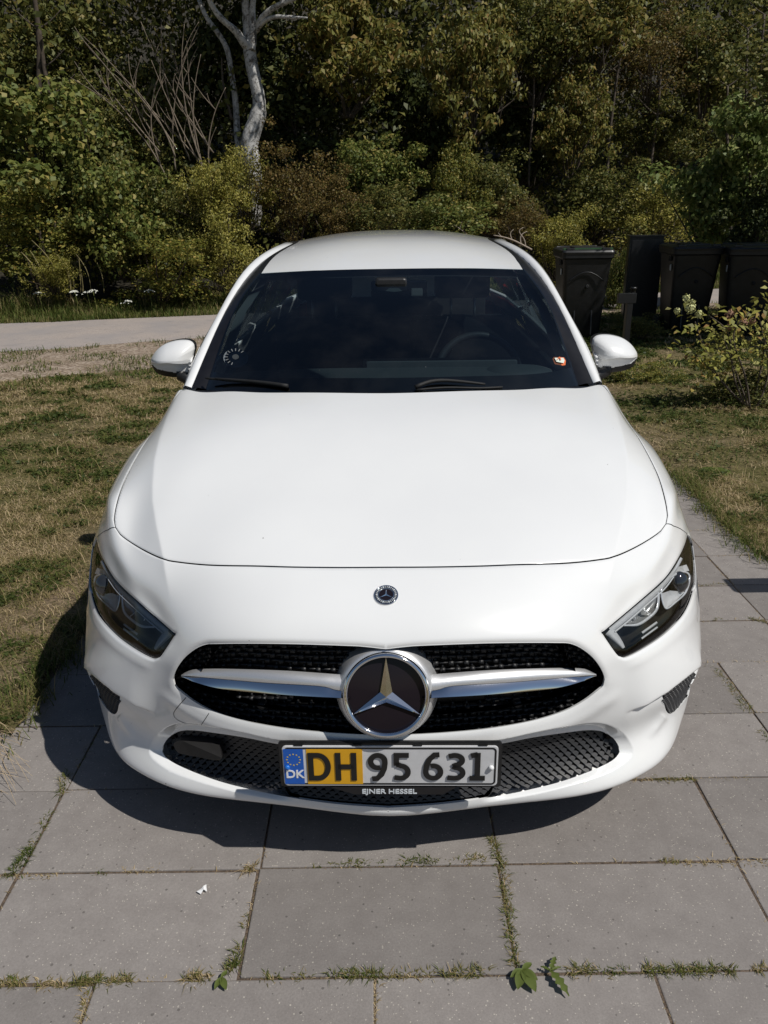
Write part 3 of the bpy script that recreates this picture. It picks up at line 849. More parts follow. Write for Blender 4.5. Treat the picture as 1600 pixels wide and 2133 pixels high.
for sg in (1, -1):
    hl = panel('headlight', in_hl, M['lamp_black'], car, off=lambda q: -.030 - .020 * np.clip(1 - np.abs(q[:, 0] - .62) / .2, 0, 1), skirt=-.028, skirt_mat=M['gloss_black'], sides=(sg,))
    hl['label'] = 'dark clear-lens headlight with silver light strip'
    panel('lens', in_hl, M['lens'], hl, off=-.0045, sides=(sg,))
    ribbon('light_strip', [(1272, 1313), (1300, 1290), (1340, 1256), (1378, 1222), (1402, 1193), (1420, 1162)], [11, 12, 11, 9, 6], .010, M['drl'], hl, sg)
    ribbon('light_strip_edge', [(1281, 1316), (1306, 1296), (1345, 1262), (1383, 1228), (1404, 1201)], [4, 4, 3], .008, M['reflector'], hl, sg, thick=.003)
    ribbon('light_blade', [(1268, 1314), (1280, 1326), (1292, 1340), (1299, 1350)], [20, 17, 13, 7], .009, M['drl'], hl, sg)
    # outer projector module
    c = hp([(1412, 1213)], .030)[0]; q = st_px([(1412, 1213)]); f_ = frame_at(q[:, 0], q[:, 1])[0]
    look = np.array([.25, -.95, .2]); look /= np.linalg.norm(look); ex = np.cross([0, 0, 1.0], look); ex /= np.linalg.norm(ex); ey = np.cross(look, ex)
    pr = .030
    prof = [(pr * math.cos(a), .022 * math.sin(a)) for a in np.linspace(0, math.pi / 2 - .01, 9)]
    V, F = lathe_arrays(prof, 28, (c, ex, ey, look)); mesh_obj('projector_lens', V * [sg, 1, 1], F if sg > 0 else [f[::-1] for f in F], M['projector'], hl, True)
    plate_px('projector_reflector', [(1379, 1236), (1396, 1230), (1427, 1233), (1405, 1254), (1388, 1267), (1381, 1258)], .016, M['reflector'], hl, sg, bowl=.016)
    plate_px('projector_visor', [(1402, 1196), (1411, 1181), (1430, 1176), (1436, 1189), (1422, 1190), (1407, 1197)], .014, M['reflector'], hl, sg, bowl=.002)
    ribbon('projector_bezel', [(1396, 1203), (1421, 1191), (1435, 1196), (1436, 1212), (1427, 1236), (1408, 1254), (1388, 1268), (1380, 1250), (1379, 1225), (1396, 1203)], 4.0, .011, M['bezel'], hl, sg, thick=.003, step=4)
    # inner reflector bowl
    plate_px('inner_reflector', [(1303, 1297), (1335, 1268), (1369, 1236), (1369, 1262), (1356, 1283), (1332, 1297), (1312, 1300)], .016, M['reflector'] if False else simple('grey_reflector', (.30, .31, .32), .25, .5), hl, sg, bowl=.028)
    ribbon('inner_bezel', [(1372, 1234), (1371, 1258), (1366, 1273), (1350, 1288), (1328, 1301), (1300, 1303)], [5, 6, 6, 6, 4], .010, M['bezel'], hl, sg, thick=.004, step=4)
    ribbon('reflector_fin', [(1338, 1268), (1356, 1281)], 2.5, .015, M['bezel'], hl, sg, thick=.004)
    ribbon('reflector_fin', [(1318, 1279), (1324, 1289)], 2.5, .015, M['bezel'], hl, sg, thick=.004)
    # indicator block
    for a, b, w_ in (((1338, 1318), (1369, 1296), 5), ((1337, 1330), (1370, 1306), 4)):
        ribbon('indicator_lamp', [a, b], [w_, w_], .016, M['drl'], hl, sg, thick=.006)

# ------------------------------------------------------------------ number plate
PL_Y = -.011
pc = at(811.5, 1594, y=PL_Y); pc[0] = .006
zt = at(811.5, 1552.5, y=PL_Y)[2]; zb = at(811.5, 1635, y=PL_Y)[2]
PW = 447 * ((car2w(pc) - CPOS) @ FW) / FOC; PH = zt - zb
plate = empty('number_plate', (pc[0], pc[1], (zt + zb) / 2), parent=car)
plate.rotation_euler = (math.radians(90), 0, 0)          # local x right, y up, z towards the viewer
def rrect(w, h, r, n=6):
    P = []
    for cx, cy, a0 in ((w / 2 - r, h / 2 - r, 0), (-w / 2 + r, h / 2 - r, 90), (-w / 2 + r, -h / 2 + r, 180), (w / 2 - r, -h / 2 + r, 270)):
        for k in range(n + 1):
            a = math.radians(a0 + 90 * k / n); P.append((cx + r * math.cos(a), cy + r * math.sin(a)))
    return P
def slab(name, outline, z0, z1, mat, parent, bev=0.0):
    bm = bmesh.new(); vs_ = [bm.verts.new((x, y, z0)) for x, y in outline]; f = bm.faces.new(vs_)
    if f.normal.z > 0: pass
    bm.normal_update()
    if f.normal.z < 0: f.normal_flip()
    ex = bmesh.ops.extrude_face_region(bm, geom=[f])
    bmesh.ops.translate(bm, vec=(0, 0, z1 - z0), verts=[e for e in ex['geom'] if isinstance(e, bmesh.types.BMVert)])
    bmesh.ops.recalc_face_normals(bm, faces=bm.faces)
    if bev: bmesh.ops.bevel(bm, geom=[e for e in bm.edges if all(abs(v.co.z - z1) < 1e-6 for v in e.verts)], offset=bev, segments=2, affect='EDGES')
    return bm_obj(name, bm, mat, parent)
def stroke_arrays(P, w, z0, z1, closed=False):
    P = np.asarray(P, float); n = len(P); V = []; F = []
    if closed:
        T = np.roll(P, -1, 0) - np.roll(P, 1, 0)
        d1 = P - np.roll(P, 1, 0); d2 = np.roll(P, -1, 0) - P
    else:
        d1 = np.r_[P[1:2] - P[:1], np.diff(P, axis=0)]; d2 = np.r_[np.diff(P, axis=0), P[-1:] - P[-2:-1]]
    d1 = d1 / np.linalg.norm(d1, axis=1)[:, None]; d2 = d2 / np.linalg.norm(d2, axis=1)[:, None]
    b = d1 + d2; b /= np.linalg.norm(b, axis=1)[:, None]
    Nn = np.stack([-b[:, 1], b[:, 0]], 1); sc = 1 / np.clip((b * d1).sum(1), .6, 1)
    A = P + Nn * (w / 2 * sc)[:, None]; B = P - Nn * (w / 2 * sc)[:, None]
    for Z in (z0, z1):
        for a, c in zip(A, B): V += [(a[0], a[1], Z), (c[0], c[1], Z)]
    m = 2 * n
    for i in range(n if closed else n - 1):
        j = (i + 1) % n
        F += [(m + 2 * i, m + 2 * i + 1, m + 2 * j + 1, m + 2 * j), (2 * i, m + 2 * i, m + 2 * j, 2 * j), (2 * i + 1, 2 * j + 1, m + 2 * j + 1, m + 2 * i + 1)]
    if not closed: F += [(0, 1, m + 1, m), (2 * n - 2, m + 2 * n - 2, m + 2 * n - 1, 2 * n - 1)]
    return V, F
def arc(cx, cy, rx, ry, a0, a1, n=14):
    return [(cx + rx * math.cos(math.radians(a)), cy + ry * math.sin(math.radians(a))) for a in np.linspace(a0, a1, n)]
def glyph(ch, w, h, k):
    """centre-line strokes in a w x h box, stroke width k"""
    x0, x1, y0, y1 = k / 2, w - k / 2, k / 2, h - k / 2; xm, ym = w / 2, h / 2
    if ch == 'D': return [([(x0, y0), (x0, y1)] + arc(w * .42, ym, x1 - w * .42, ym - k / 2, 90, -90, 20), True)]
    if ch == 'H': return [([(x0, 0), (x0, h)], False), ([(x1, 0), (x1, h)], False), ([(x0, ym), (x1, ym)], False)]
    if ch == '6':
        return [([(w * .80, h - k * .35), (w * .55, h * .93), (w * .32, h * .78), (x0 + w * .04, h * .56), (x0, h * .36)] + arc(xm, h * .31, xm - k / 2, h * .31 - k / 2, 190, 470, 24), False)]
    if ch == '9': return [([(w - a, h - b) for a, b in p], c) for p, c in glyph('6', w, h, k)]
    if ch == '5':
        return [([(w * .90, y1), (x0 + w * .06, y1), (x0 + w * .06, h * .55)], False), ([(x0 + w * .02, h * .56), (w * .3, h * .585)] + arc(w * .42, h * .31, x1 - w * .42, h * .31 - k / 2, 85, -95, 18) + [(x0 - k * .2, y0 + h * .03)], False)]
    if ch == '3':
        return [([(x0 - k * .1, y1 - h * .04)] + arc(w * .42, h * .74, x1 - w * .46, h * .26 - k / 2, 100, -80, 14) + [(w * .34, h * .52)], False),
                ([(w * .34, h * .52)] + arc(w * .42, h * .28, x1 - w * .42, h * .28 - k / 2, 85, -95, 16) + [(x0 - k * .3, y0 + h * .02)], False)]
    if ch == '1': return [([(xm, k), (xm, h)], False), ([(0, y0), (w, y0)], False), ([(w * .06, h * .90), (xm, h * .97 - k * .1)], False)]
kx = PW / 1434.0; ky = PH / 262.0
def zx(x): return (x - 88) * kx - PW / 2
slab('plate_holder', rrect(PW + .018, PH + .014, .008), -.009, .0000, M['black_plastic'], plate, .002)
slab('plate_rim', rrect(PW, PH, .010), .0, .0030, M['plate_white'], plate, .001)
V, F = stroke_arrays(rrect(PW - .012, PH - .012, .008), .004, .0028, .0036, True); mesh_obj('plate_border', V, F, M['plate_black'], plate)
xw = zx(622)
slab('plate_blue_band', [(zx(96), -PH / 2 + .006), (zx(228), -PH / 2 + .006), (zx(228), PH / 2 - .008), (zx(96), PH / 2 - .008)], .003, .0042, M['plate_blue'], plate)
slab('plate_yellow_field', [(zx(250), -PH / 2 + .006), (xw, -PH / 2 + .006), (xw, PH / 2 - .008), (zx(250), PH / 2 - .008)], .003, .0042, M['plate_yellow'], plate)
GH = 180 * ky; gy0 = -PH / 2 + .0175
for ch, a, b in (('D', 258, 410), ('H', 440, 582), ('9', 658, 790), ('5', 822, 943), ('6', 1025, 1160), ('3', 1180, 1308), ('1', 1335, 1438)):
    w_ = (b - a) * kx; V = []; F = []
    for P, cl in glyph(ch, w_, GH, .0125):
        v_, f_ = stroke_arrays([(p[0] + zx(a), p[1] + gy0) for p in P], .0125, .0044, .0062, cl)
        F += [tuple(i + len(V) for i in q) for q in f_]; V += v_
    mesh_obj('plate_character', V, F, M['plate_black'], plate)
for k_ in range(12):
    a = math.pi * 2 * k_ / 12; cx_, cy_ = zx(162) + .0150 * math.cos(a), PH * .17 + .0150 * math.sin(a)
    P = [(cx_ + (.0021 if i % 2 == 0 else .0009) * math.cos(i * math.pi / 5 + math.pi / 2), cy_ + (.0021 if i % 2 == 0 else .0009) * math.sin(i * math.pi / 5 + math.pi / 2)) for i in range(10)]
    slab('band_star', P, .0042, .0048, M['plate_star'], plate)
def text_obj(name, body, size, loc, mat, parent, bold=0.0, extrude=.0006, sx=1.0, align='CENTER'):
    cu = bpy.data.curves.new(name, 'FONT'); cu.body = body; cu.size = size; cu.align_x = align; cu.align_y = 'CENTER'
    cu.extrude = extrude; cu.offset = bold; cu.resolution_u = 3
    tmp = bpy.data.objects.new('tmp_text', cu); COL.objects.link(tmp)
    dg = bpy.context.evaluated_depsgraph_get(); me = bpy.data.meshes.new_from_object(tmp.evaluated_get(dg))
    bpy.data.objects.remove(tmp); bpy.data.curves.remove(cu)
    me.materials.clear(); me.materials.append(mat)
    o = bpy.data.objects.new(name, me); COL.objects.link(o); o.parent = parent; o.location = loc; o.scale = (sx, 1, 1); return o
text_obj('country_letters', 'DK', .031, (zx(166), -PH * .20, .0046), M['white_plastic'], plate, .0006, sx=.98)
for x_, y_, m_ in ((zx(118), -.002, M['blue_plastic']), (zx(1478), -.002, M['white_plastic'])):
    V, F = lathe_arrays([(.0062, .003), (.0062, .006), (.0045, .0085), (.0002, .0095)], 16); o = mesh_obj('plate_screw', V, F, m_, plate, True); o.location = (x_, y_, .001)
hb_ = slab('dealer_strip', [(zx(380), -PH / 2 - .004), (zx(560), -PH / 2 - .027), (zx(1160), -PH / 2 - .027), (zx(1260), -PH / 2 - .004)], -.012, .0015, M['trim_black'], plate, .001)
def serif_text():
    t_ = text_obj('dealer_letters', 'EJNER HESSEL', .0178, (zx(797), -PH / 2 - .0175, .0022), M['lettering'], plate, .00035, sx=1.0)
    w_ = max(v.co.x for v in t_.data.vertices) - min(v.co.x for v in t_.data.vertices); t_.scale = (370 * kx / w_, 1, 1)
serif_text()
for x_ in (200, 590, 990, 1420):
    o = bm_obj('holder_clip', box_bm((.020, .003, .004), .001), M['plate_black'], plate); o.location = (zx(x_), PH / 2 + .0025, .002)
# ------------------------------------------------------------------ cabin, roof, sides, wheels
def spline3(P, n):
    P = np.asarray(P, float); d = np.r_[0, np.cumsum(np.linalg.norm(np.diff(P, axis=0), axis=1))]
    return nat_eval(d, P, np.linspace(0, d[-1], n))
def sheet(name, rows, mat, parent, nu=24, nv=10, flip=False, thick=0.0, smooth=True):
    """smooth surface through rows of 3-D points"""
    R_ = np.array([spline3(r, nu) for r in rows]); k = np.r_[0, np.cumsum(np.linalg.norm(np.diff(R_, axis=0), axis=2).mean(1))]
    B = nat_basis(k, np.linspace(0, k[-1], nv)); S = np.einsum('ij,jkl->ikl', B, R_)
    V = S.reshape(-1, 3); F = []
    for i in range(nv - 1):
        for j in range(nu - 1):
            f = (i * nu + j, i * nu + j + 1, (i + 1) * nu + j + 1, (i + 1) * nu + j); F.append(f[::-1] if flip else f)
    o = mesh_obj(name, V, F, mat, parent, smooth)
    if thick:
        m = o.modifiers.new('solid', 'SOLIDIFY'); m.thickness = thick; m.offset = -1
    return o
def sym(row): row = [tuple(p) for p in row]; return [(-x, y, z) for x, y, z in row[::-1] if x > 1e-4] + row

# windscreen
wb = [(0, 1.045, .970), (.30, 1.075, .967), (.52, 1.15, .958)] + [tuple(at(1205, 803, y=1.262))]
e1 = at(1144, 635, y=1.555); e2 = at(1092, 561, y=1.775)
wt = [(0, 1.715, 1.3125), (.30, 1.738, 1.310)] + [tuple(e2)]
wm = [(0, 1.375, 1.165), (.30, 1.405, 1.160), (.53, 1.49, 1.155)] + [tuple(e1)]
sheet('windscreen', [sym(wb), sym(wm), sym(wt)], M['windscreen'], car, 40, 20)
# black edge band printed round the glass (cowl and header)
cow = sheet('cowl_panel', [sym([(0, 1.005, .958), (.45, 1.07, .950), (.70, 1.20, .925)]), sym([(0, 1.075, .976), (.45, 1.13, .968), (.69, 1.255, .945)])], M['trim_black'], car, 30, 4)
# black pillar mouldings, white pillars running into the roof rails
ST = [  # y, inner white edge px, outer silhouette px, glass edge px
    (1.268, (1236.6, 797.5), (1254.5, 797.5), (1204, 801)),
    (1.42, (1203, 718), (1222, 718), (1172, 713)),
    (1.57, (1172, 650), (1187.5, 655), (1142, 632)),
    (1.78, (1128, 577), (1143, 575), (1092, 561)),
    (2.06, (1075, 525), (1091, 521), (1061, 522)),
    (2.42, (1030, 501), (1049, 502), (1020, 498))]
pin, pout, pgl = [], [], []
for y_, a, b, g in ST:
    pin.append(at(*a, y=y_)); pout.append(at(*b, y=y_ + .03)); pgl.append(at(*g, y=y_))
tail = [(2.85, .555, .60, .52, 1.372), (3.35, .525, .57, .49, 1.345), (3.8, .49, .53, .455, 1.285)]
for y_, xi, xo, xg, z_ in tail:
    pin.append(np.array([xi, y_, z_])); pout.append(np.array([xo, y_, z_ - .03])); pgl.append(np.array([xg, y_, z_ + .004]))
pin, pout, pgl = map(np.array, (pin, pout, pgl))
win_top = pout + np.array([-.001, .004, -.035])               # hidden: frame turns down to the side glass
NY = 40
I_, O_, G_, W_ = (spline3(p, NY) for p in (pin, pout, pgl, win_top))
for sg in (1, -1):
    mid = (I_ + O_) / 2 + np.array([.004, -.004, .008])
    strip('side_frame', [I_ + np.array([-.004, .006, -.012]), I_, mid, O_, W_, W_ + np.array([-.03, 0, -.004])], M['paint'], car, -sg if False else sg)
    strip('pillar_moulding', [G_ + np.array([0, .002, -.004]), (G_ + I_) / 2 + np.array([0, 0, .001]), I_ + np.array([0, .001, -.003])], M['trim_black'], car, sg)
# roof panel
def rz(y): return np.interp(y, [1.715, 1.85, 2.06, 2.42, 2.85, 3.35, 3.8], [1.3125, 1.358, 1.394, 1.4215, 1.424, 1.40, 1.34])
rrows = []
for i, y_ in enumerate([1.778, 2.06, 2.42, 2.85, 3.35, 3.8]):
    e = pgl[3 + i].copy(); yc = 1.717 if i == 0 else y_
    zc = 1.3135 if i == 0 else rz(y_)
    e[2] = max(e[2], zc - .055) if i > 2 else e[2]
    rrows.append(sym([(0, yc, zc), (e[0] * .55, yc + (y_ - yc) * .3, zc - (zc - e[2]) * .25), (e[0] - .006, y_, e[2] - .001)]))
sheet('roof_panel', rrows, M['paint'], car, 40, 40, thick=0.0)
sheet('headliner', [[(x * .97, y, z - .03) for x, y, z in r] for r in rrows], M['seat'], car, 12, 8)

# body sides: front door, rear door, rear quarter, each its own panel
def side_row(y):
    b = np.interp(y, [1.2, 1.6, 2.2, 3.0, 3.8, 4.25], [.745, .765, .765, .755, .72, .64])
    bz = np.interp(y, [1.2, 1.6, 2.2, 3.0, 3.8, 4.25], [.93, .935, .945, .965, .99, 1.0])
    w = np.interp(y, [1.2, 2.0, 3.0, 3.7, 4.1, 4.3], [.893, .895, .897, .895, .86, .78])
    return [(b, y, bz), (b + .022, y, bz - .045), (w - .052, y, .775), (w, y, .69), (w - .012, y, .58), (w - .008, y, .45), (w - .02, y, .32), (w - .075, y, .20)]
def in_arch(y, z, yc): return (y - yc) ** 2 + (z - .315) ** 2 < .35 ** 2
for sg in (1, -1):
    for nm, y0_, y1_ in (('front_door', 1.215, 2.33), ('rear_door', 2.337, 3.27), ('rear_quarter', 3.277, 4.28)):
        ys_ = np.linspace(y0_, y1_, 16); nu = 26
        S_ = np.array([spline3(side_row(y), nu) for y in ys_]); V = S_.reshape(-1, 3) * [sg, 1, 1]; F = []
        for i in range(len(ys_) - 1):
            for j in range(nu - 1):
                c_ = S_[i:i + 2, j:j + 2].reshape(-1, 3).mean(0)
                if in_arch(c_[1], c_[2], 3.59): continue
                f = (i * nu + j, (i + 1) * nu + j, (i + 1) * nu + j + 1, i * nu + j + 1); F.append(f if sg < 0 else f[::-1])
        o = mesh_obj(nm, V, F, M['paint'], car, True)
        md = o.modifiers.new('solid', 'SOLIDIFY'); md.thickness = .02; md.offset = -1
        if nm != 'rear_quarter':
            yh = y1_ - .17; h_ = tube('door_handle', [(sg * .885, yh - .09, .80), (sg * .905, yh - .06, .803), (sg * .905, yh + .06, .806), (sg * .885, yh + .09, .806)], [.010, .013, .013, .010], M['paint'], o)
    # side glass
    t0 = [np.array([np.interp(y, W_[:, 1], W_[:, 0]) - .006, y, np.interp(y, W_[:, 1], W_[:, 2])]) for y in np.linspace(1.30, 3.75, 20)]
    b0 = [np.array([side_row(y)[0][0] - .006, y, side_row(y)[0][2] - .005]) for y in np.linspace(1.30, 3.75, 20)]
    strip('side_window', [np.array(t0), np.array(b0)], M['side_glass'], car, sg)
    for yb in (2.30, 3.25):
        bt = np.array([np.interp(yb, W_[:, 1], W_[:, 0]), yb, np.interp(yb, W_[:, 1], W_[:, 2])]); bb = np.array(side_row(yb)[0])
        strip('window_pillar', [np.array([bt + [.001, -.04, 0], bb + [.001, -.05, 0]]), np.array([bt + [.001, .04, 0], bb + [.001, .05, 0]])], M['gloss_black'], car, sg)
    # arch liners
    for yc in (.86, 3.59):
        ang = np.linspace(math.radians(-15), math.radians(195), 30)
        A = np.array([(sg * (.882), yc + .352 * math.cos(a), .315 + .352 * math.sin(a)) for a in ang]); Bq = A - np.array([sg * .26, 0, 0])
        strip('wheel_arch_liner', [A * [sg, 1, 1], Bq * [sg, 1, 1]], M['black_plastic'], car, sg)
    # wheels
    for yc in (.86, 3.59):
        wh = empty('wheel', (sg * .775, yc, .3155), parent=car); wh.rotation_euler = (0, math.radians(90 * sg), 0)
        prof = [(.205, -.100), (.235, -.108), (.285, -.106), (.308, -.092), (.3155, -.06), (.3155, .06), (.308, .092), (.285, .106), (.235, .108), (.205, .100)]
        V, F = lathe_arrays(prof, 56); F2 = []
        mesh_obj('tyre', V, [f[::-1] for f in F], M['tyre'], wh, True)
        tb_c, tb_f, tb_s = [], [], []
        for k_ in range(56):
            a = 2 * math.pi * k_ / 56; er = np.array([math.cos(a), math.sin(a), 0]); et = np.array([-math.sin(a), math.cos(a), 0])
            for zz in (-.078, -.03, .03, .078):
                tb_c.append(er * .3145 * (1 if abs(zz) < .05 else .992) + np.array([0, 0, zz])); tb_f.append(np.stack([er, et, [0, 0, 1]])); tb_s.append((.008, .025, .040 if abs(zz) < .05 else .03))
        tag(boxes_mesh('tread_blocks', tb_c, tb_f, tb_s, M['tyre'], wh), kind='stuff')
        V, F = lathe_arrays([(.212, .085), (.205, .075), (.198, -.09), (.05, -.02), (.01, -.02)], 40); mesh_obj('rim', V, [f[::-1] for f in F], M['dark'], wh, True)
        cs, fs, ss = [], [], []
        for k_ in range(5):
            a = 2 * math.pi * k_ / 5; er = np.array([math.cos(a), math.sin(a), 0]); et = np.array([-math.sin(a), math.cos(a), 0])
            for d_ in (-.22, .22):
                e2_ = er * math.cos(d_) + et * math.sin(d_); t2_ = np.cross([0, 0, 1], e2_); cs.append(e2_ * .12 + np.array([0, 0, .065])); fs.append(np.stack([e2_, t2_, [0, 0, 1.0]])); ss.append((.175, .024, .02))
        boxes_mesh('spokes', cs, fs, ss, M['rim'], wh)
        V, F = lathe_arrays([(.213, .088), (.206, .094), (.199, .080)], 40); mesh_obj('rim_lip', V, [f[::-1] for f in F], M['rim'], wh, True)
        V, F = lathe_arrays([(.055, .05), (.05, .078), (.001, .08)], 24); mesh_obj('hub_cap', V, [f[::-1] for f in F], M['rim'], wh, True)
# rear end and floor
sheet('tailgate', [sym([(0, 3.8, 1.338), (.3, 3.8, 1.325), (.455, 3.8, 1.287)]), sym([(0, 4.02, 1.18), (.35, 4.01, 1.17), (.58, 3.98, 1.15)]), sym([(0, 4.22, .98), (.4, 4.20, .98), (.64, 4.15, .98)]), sym([(0, 4.30, .75), (.5, 4.27, .75), (.76, 4.2, .75)]), sym([(0, 4.36, .5), (.5, 4.33, .5), (.80, 4.22, .5)]), sym([(0, 4.30, .25), (.5, 4.28, .25), (.76, 4.2, .25)])], M['paint'], car, 30, 30)
rw = sheet('rear_window', [sym([(0, 3.86, 1.305), (.42, 3.86, 1.275)]), sym([(0, 4.06, 1.165), (.5, 4.04, 1.15)]), sym([(0, 4.20, 1.02), (.52, 4.17, 1.02)])], M['gloss_black'], car, 16, 10)
for sg in (1, -1):
    o = bm_obj('tail_light', box_bm((.30, .10, .12), .03, 3), simple('tail_red', (.25, .01, .012), .15), car, angle=40); o.location = (sg * .60, 4.21, .86); o.rotation_euler = (0, 0, sg * .25)
bm_obj('underbody', box_bm((1.22, 3.9, .10), .02, center=(0, 2.25, .235)), M['dark'], car)  # plain unseen box, added so sun does not leak under the car
bm_obj('engine_block', box_bm((1.00, .78, .36), .04, center=(0, .58, .44)), M['dark'], car)  # plain box filling the bay, added to block light leaking through the grille
bm_obj('radiator_pack', box_bm((.92, .05, .46), .01, center=(0, .24, .40)), M['dark'], car)
bm_obj('firewall', box_bm((1.40, .04, .66), .01, center=(0, 1.14, .60)), M['dark'], car)
bm_obj('underbody_front', box_bm((1.02, .42, .03), .01, center=(0, .42, .20)), M['dark'], car)
for sg in (1, -1):
    bm_obj('sill', box_bm((.10, 1.95, .12), .03, center=(sg * .80, 2.22, .22)), M['black_plastic'], car)
    bm_obj('body_filler', box_bm((.03, 3.0, .62), .01, center=(sg * .70, 2.75, .58)), M['dark'], car)

# ------------------------------------------------------------------ interior
dsh = sheet('dashboard', [sym([(0, 1.09, .945), (.4, 1.13, .945), (.64, 1.27, .94)]), sym([(0, 1.25, .972), (.4, 1.27, .968), (.655, 1.36, .955)]), sym([(0, 1.44, .975), (.4, 1.46, .97), (.67, 1.48, .955)]), sym([(0, 1.53, .962), (.4, 1.54, .957), (.70, 1.54, .94)]), sym([(0, 1.58, .78), (.4, 1.58, .78), (.70, 1.58, .78)])], M['dash'], car, 40, 30)
fr_b = [np.array(p_) for p_ in wb]; fr_m = [np.array(p_) for p_ in wm]
sheet('windscreen_frit', [sym([p_ + np.array([0, .006, -.004]) for p_ in fr_b]), sym([b_ + (m_ - b_) * .22 + np.array([0, .008, -.004]) for b_, m_ in zip(fr_b, fr_m)])], M['trim_black'], car, 40, 4)
for c_, r_ in (((.47, 1.43, .970), .13), ((-.50, 1.40, .965), .11)):
    V, F = lathe_arrays([(r_, -.012), (r_ * .9, .004), (r_ * .5, .011), (.001, .012)], 28, (c_, (1, 0, 0), (0, .8, 0), (0, 0, 1))); mesh_obj('speaker_mound', V, F, M['dash'], dsh, True)
bm_obj('display_panel', box_bm((.60, .03, .115), .010, 3, center=(.19, 1.555, .937), rot=Euler((math.radians(-14), 0, 0)).to_matrix()), M['gloss_black'], dsh, angle=40)
bm_obj('display_back', box_bm((.58, .02, .100), .012, 3, center=(.19, 1.538, .938), rot=Euler((math.radians(-14), 0, 0)).to_matrix()), M['dash'], dsh, angle=40)
bm_obj('dash_vent', box_bm((.5, .10, .006), .002, center=(0, 1.22, .970)), M['dash2'], dsh)
# steering wheel
sw = empty('steering_wheel', (.352, 1.75, .885), parent=car); sw.rotation_euler = (math.radians(65), 0, 0)
ang = np.linspace(0, 2 * math.pi, 49); V, F = tube_arrays([(.170 * math.cos(a), .170 * math.sin(a), 0) for a in ang], .0150, 10, False); mesh_obj('wheel_rim', V, F, simple('leather_rim', (.03, .032, .034), .35), sw, True)
bm_obj('wheel_hub', box_bm((.13, .10, .05), .02, 3), M['seat'], sw, angle=40)
for a_, m_ in ((0, M['dash2']), (180, M['dash2']), (270, M['silver'])):
    o = bm_obj('wheel_spoke', box_bm((.13, .03, .012), .004, center=(.11, 0, 0)), m_, sw); o.rotation_euler = (0, 0, math.radians(a_))
# seats
for x_ in (.325, -.325):
    st = empty('front_seat', (x_, 2.0, .25), parent=car)
    bm_obj('cushion', box_bm((.50, .52, .16), .06, 4, center=(0, 0, .12)), M['seat'], st, angle=60)
    bm_obj('backrest', box_bm((.50, .13, .64), .06, 4, center=(0, .34, .48), rot=Euler((math.radians(-16), 0, 0)).to_matrix()), M['seat'], st, angle=60)
    bm_obj('headrest', box_bm((.26, .09, .17), .04, 4, center=(0, .38, .965)), M['seat'], st, angle=60)
    for d_ in (-.055, .055): tube('headrest_post', [(d_, .31, .80), (d_, .325, .885)], .006, M['silver'], st)
bm_obj('rear_bench', box_bm((1.25, .16, .70), .07, 4, center=(0, 3.0, .62)), M['seat'], car, angle=60)
bm_obj('cabin_floor', box_bm((1.35, 2.6, .04), .01, center=(0, 2.6, .30)), M['dark'], car)
bm_obj('luggage_wall', box_bm((1.2, .03, .55), .01, center=(0, 3.95, .70)), M['dark'], car)
# inner pillar trims
for sg in (1, -1):
    A = np.array([np.array([sg * (p[0] - .03), p[1] + .05, p[2] - .02]) for p in pgl[:4]]); Bq = A + np.array([sg * .05, .06, -.01])
    strip('pillar_trim', [A * [sg, 1, 1], Bq * [sg, 1, 1]], M['headliner'], car, sg)
# inside mirror and sensor box
mr = bm_obj('inside_mirror', box_bm((.22, .03, .065), .012, 3, center=(.03, 1.73, 1.235)), M['gloss_black'], car, angle=40)
bm_obj('mirror_reflection', box_bm((.045, .004, .030), .004, center=(.10, 1.712, 1.225)), M['headliner'], mr)  # pale block painted in as a reflection on the mirror
sb_ = bm_obj('sensor_box', box_bm((.12, .12, .05), .015, 3, center=(.0, 1.66, 1.262)), M['black_plastic'], car, angle=40)
g_ = [at(u, v, y=1.60) for u, v in ((803, 606), (821, 592), (838, 606), (822, 608))]
mesh_obj('camera_hood', g_ + [p + np.array([0, .02, 0]) for p in g_], [(0, 1, 2, 3)[::-1], (0, 1, 5, 4), (1, 2, 6, 5)], simple('camera_grey', (.12, .14, .14), .6), sb_)

# ------------------------------------------------------------------ wipers, stickers
def glass_pt(u, v, lift=.004):
    o, e = ray(u, v); best = None
    for t_ in np.linspace(2.3, 3.9, 900):
        p = o + e * t_
        x = abs(p[0]); f = min(1, x / .70)
        # windscreen height at this y: chord with barrel
        yb = 1.045 + .215 * f ** 2.2; yt = 1.715 + .06 * f ** 2; k_ = (p[1] - yb) / (yt - yb)
        zg = .970 - .022 * f ** 2 + (.3425 + .0 * f) * k_ + .085 * k_ * (1 - k_)
        if p[2] <= zg: return p + np.array([0, -lift * .5, lift])
    return p
for nm, arm, blade in (('w', [(866, 813), (895, 802), (955, 801), (1010, 807)], [(868, 817), (930, 812), (1000, 813), (1046, 811)]), ('w', [(600, 811), (560, 805), (500, 799), (450, 795)], [(430, 792), (480, 797), (540, 803), (592, 809)])):
    A = [glass_pt(u, v, .012) for u, v in arm]; w_ = tube('wiper', spline3(A, 14), np.linspace(.0075, .004, 14), M['seal'], car, 8)
    tube('wiper_blade', spline3([glass_pt(u, v, .008) for u, v in blade], 16), .004, M['seal'], w_, 6)
def sticker(name, P, mat, parent, lift=-.012):
    V = [glass_pt(u, v, lift) for u, v in P]; return mesh_obj(name, V, [tuple(range(len(V)))], mat, parent)
so = sticker('windscreen_sticker', [(1152, 741), (1155, 737), (1176, 738), (1180, 745), (1179, 754), (1173, 755), (1157, 752)], M['sticker_orange'], car)
